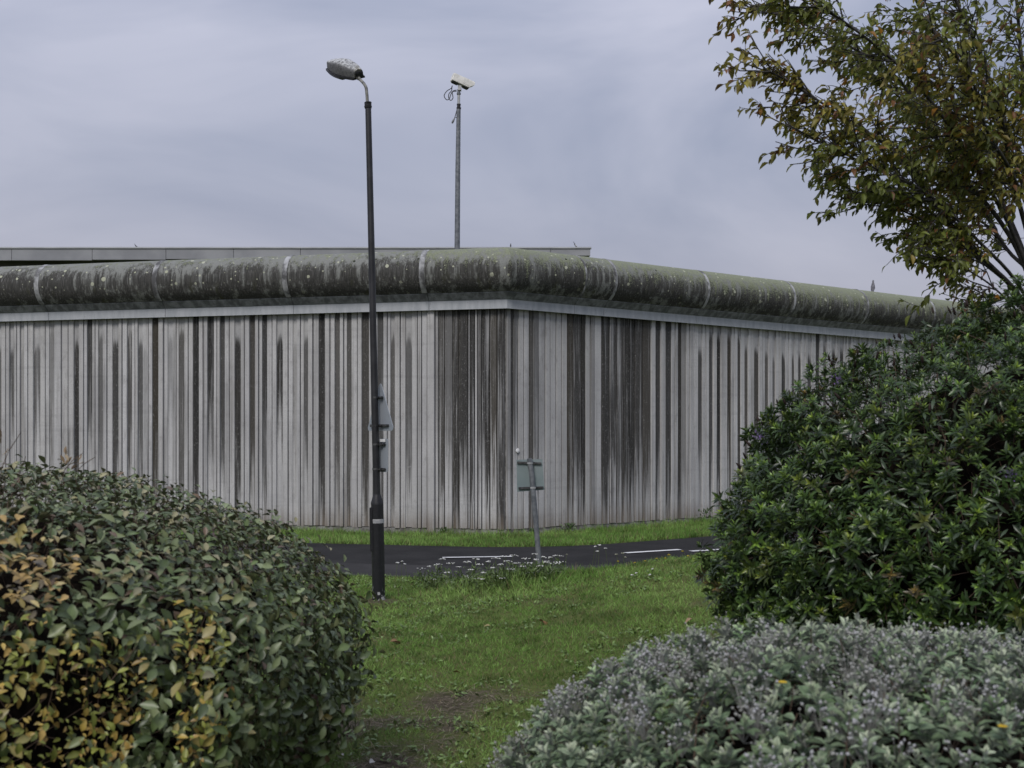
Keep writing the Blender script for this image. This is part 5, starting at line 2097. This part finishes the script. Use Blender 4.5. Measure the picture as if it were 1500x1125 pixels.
# weeds along the wall foot and dry stems over the hedge
def weed(label, x, y, h, n, rng, col, name='weed'):
    gz = float(ground_h(np.array([x]), np.array([y]))[0])
    root = thing(name, label, 'weed', (x, y, gz))
    org = np.array(root.location)
    lv = Soup()
    m = n
    p = np.array([x, y, gz])[None] + np.stack([rng.normal(size=m) * h * .35, rng.normal(size=m) * h * .2, rng.uniform(0, h, m)], 1)
    a = norm(rand_unit(m, rng) + np.array([0, 0, .8]))
    s = rng.uniform(.03, .075, m)
    lv.add(leaf_template(), frames(a, rand_unit(m, rng) + np.array([0, -.4, .6])), p - org, np.stack([s * .4, s, s], 1), np.array(col)[None] * rng.uniform(.6, 1.3, (m, 1)))
    lv.build('leaves', M['hebe_leaf'], root)
    st = Soup()
    k = 7
    a = norm(rng.normal(size=(k, 3)) * .25 + np.array([0, 0, 1]))
    st.add(TW, frames(a, rand_unit(k, rng)), np.tile([[0, 0, -.02]], (k, 1)), np.stack([np.full(k, .005), np.full(k, h * .9), np.full(k, .005)], 1), np.tile([[.06, .07, .03]], (k, 1)))
    st.build('stems', M['blade'], root)


wr = np.random.default_rng(88)
for lab, side_, px, o_, h, n in (('leafy weed at the wall foot just left of the grass end by the shrub', 'R', 1022, .25, .30, 130), ('low weed against the wall foot right of the bent sign', 'R', 824, .2, .18, 110),
                                 ('low weed at the wall foot beside the pale pilaster', 'L', 655, .2, .14, 90), ('spreading weed at the wall foot between the corner and the sign', 'R', 772, .2, .12, 90)):
    s_ = s_left(px) if side_ == 'L' else s_right(px)
    q = wall_pt(side_, s_, o_, 0)
    weed(lab, CX + q.x, CY + q.y, h, n, wr, (.055, .10, .026))


def dry_stem(label, px, py, yd, h, rng):
    tip = np.array(at(px, py, yd))
    root = thing('dry_stem', label, 'dry weed', (tip[0], yd, tip[2] - h))
    s = Soup()
    pts = [np.array([.01 * k * (k - 2), 0, h * k / 4]) for k in range(5)]
    for a, b_ in zip(pts[:-1], pts[1:]):
        d = (b_ - a)[None]
        s.add(TW, frames(d, rand_unit(1, rng)), a[None], np.array([[.004, np.linalg.norm(d), .004]]), np.array([[.26, .21, .14]]))
    s.build('stem', M['twig'], root, None)
    l_ = Soup()
    m = 6
    a = norm(rand_unit(m, rng) + np.array([0, 0, .3]))
    l_.add(leaf_template(), frames(a, rand_unit(m, rng)), np.array([0, 0, h])[None] * rng.uniform(.65, 1.0, (m, 1)), np.tile([[.016, .045, .045]], (m, 1)), np.array([.30, .24, .16])[None] * rng.uniform(.6, 1.2, (m, 1)))
    l_.build('dry_leaves', M['dead_leaf'], root)


dry_stem('pale dry stem poking above the hedge at the picture edge', 2, 634, 4.7, .30, wr)
dry_stem('short pale dry stem above the hedge top, left one of two', 95, 664, 5.0, .14, wr)
dry_stem('short pale dry stem above the hedge top, right one of two', 113, 670, 5.1, .12, wr)


# fallen leaves and litter on the lawn
def fallen(name, label, cat, px, py, size, col, rng, mat='dead_leaf', wide=.5, curl=.35):
    y = EYE * FPX / (py - HZ)
    for _ in range(12):
        p = at(px, py, y)
        gz = float(ground_h(np.array([p.x]), np.array([y]))[0]) + .035
        y = (EYE - gz) * FPX / (py - HZ)
    p = at(px, py, y)
    v, f, sh = leaf_template(curl, .22, .42, .9, 1.1)
    me = template_mesh(name, (v * np.array([wide, 1, 1]), f, sh), np.array(col), M[mat])
    o = link(name, me)
    o.location = (p.x, y, p.z)
    o.rotation_euler = (rng.uniform(-.2, .3), rng.uniform(-.5, .5), rng.uniform(0, 6.28))
    o.scale = (size,) * 3
    tag(o, label, cat)


fallen('fallen_leaf', 'curled tan fallen leaf lying on the lawn right of the hedge', 'leaf', 571, 940, .13, (.27, .17, .09), wr)
fallen('fallen_leaf', 'brown fallen leaf on the open lawn in front of the bent sign', 'leaf', 790, 909, .11, (.22, .10, .045), wr, wide=.8, curl=.6)
fallen('fallen_leaf', 'rust-brown leaf lying below the white flower clump', 'leaf', 684, 861, .15, (.20, .11, .05), wr, wide=.7)
fallen('fallen_leaf', 'pale tan leaf on the grass behind the grey shrub', 'leaf', 1016, 907, .09, (.30, .21, .13), wr)
fallen('fallen_leaf', 'small pale leaf on the lawn left of the brown leaf', 'leaf', 719, 917, .06, (.28, .24, .12), wr)
fallen('fallen_leaf', 'yellowish leaf lying at the bare soil near the hedge foot', 'leaf', 663, 985, .06, (.26, .19, .06), wr)
fallen('paper_scrap', 'white paper scrap on the bare soil at the bottom', 'litter', 541, 1118, .06, (.62, .60, .56), wr, 'petal', .6, .1)
fallen('paper_scrap', 'tiny white scrap on the bare soil right of the paper scrap', 'litter', 674, 1118, .03, (.55, .53, .48), wr, 'petal', .7, .1)
fallen('paper_scrap', 'tiny white scrap on the soil close to the hedge foot', 'litter', 503, 1107, .03, (.55, .53, .48), wr, 'petal', .7, .1)
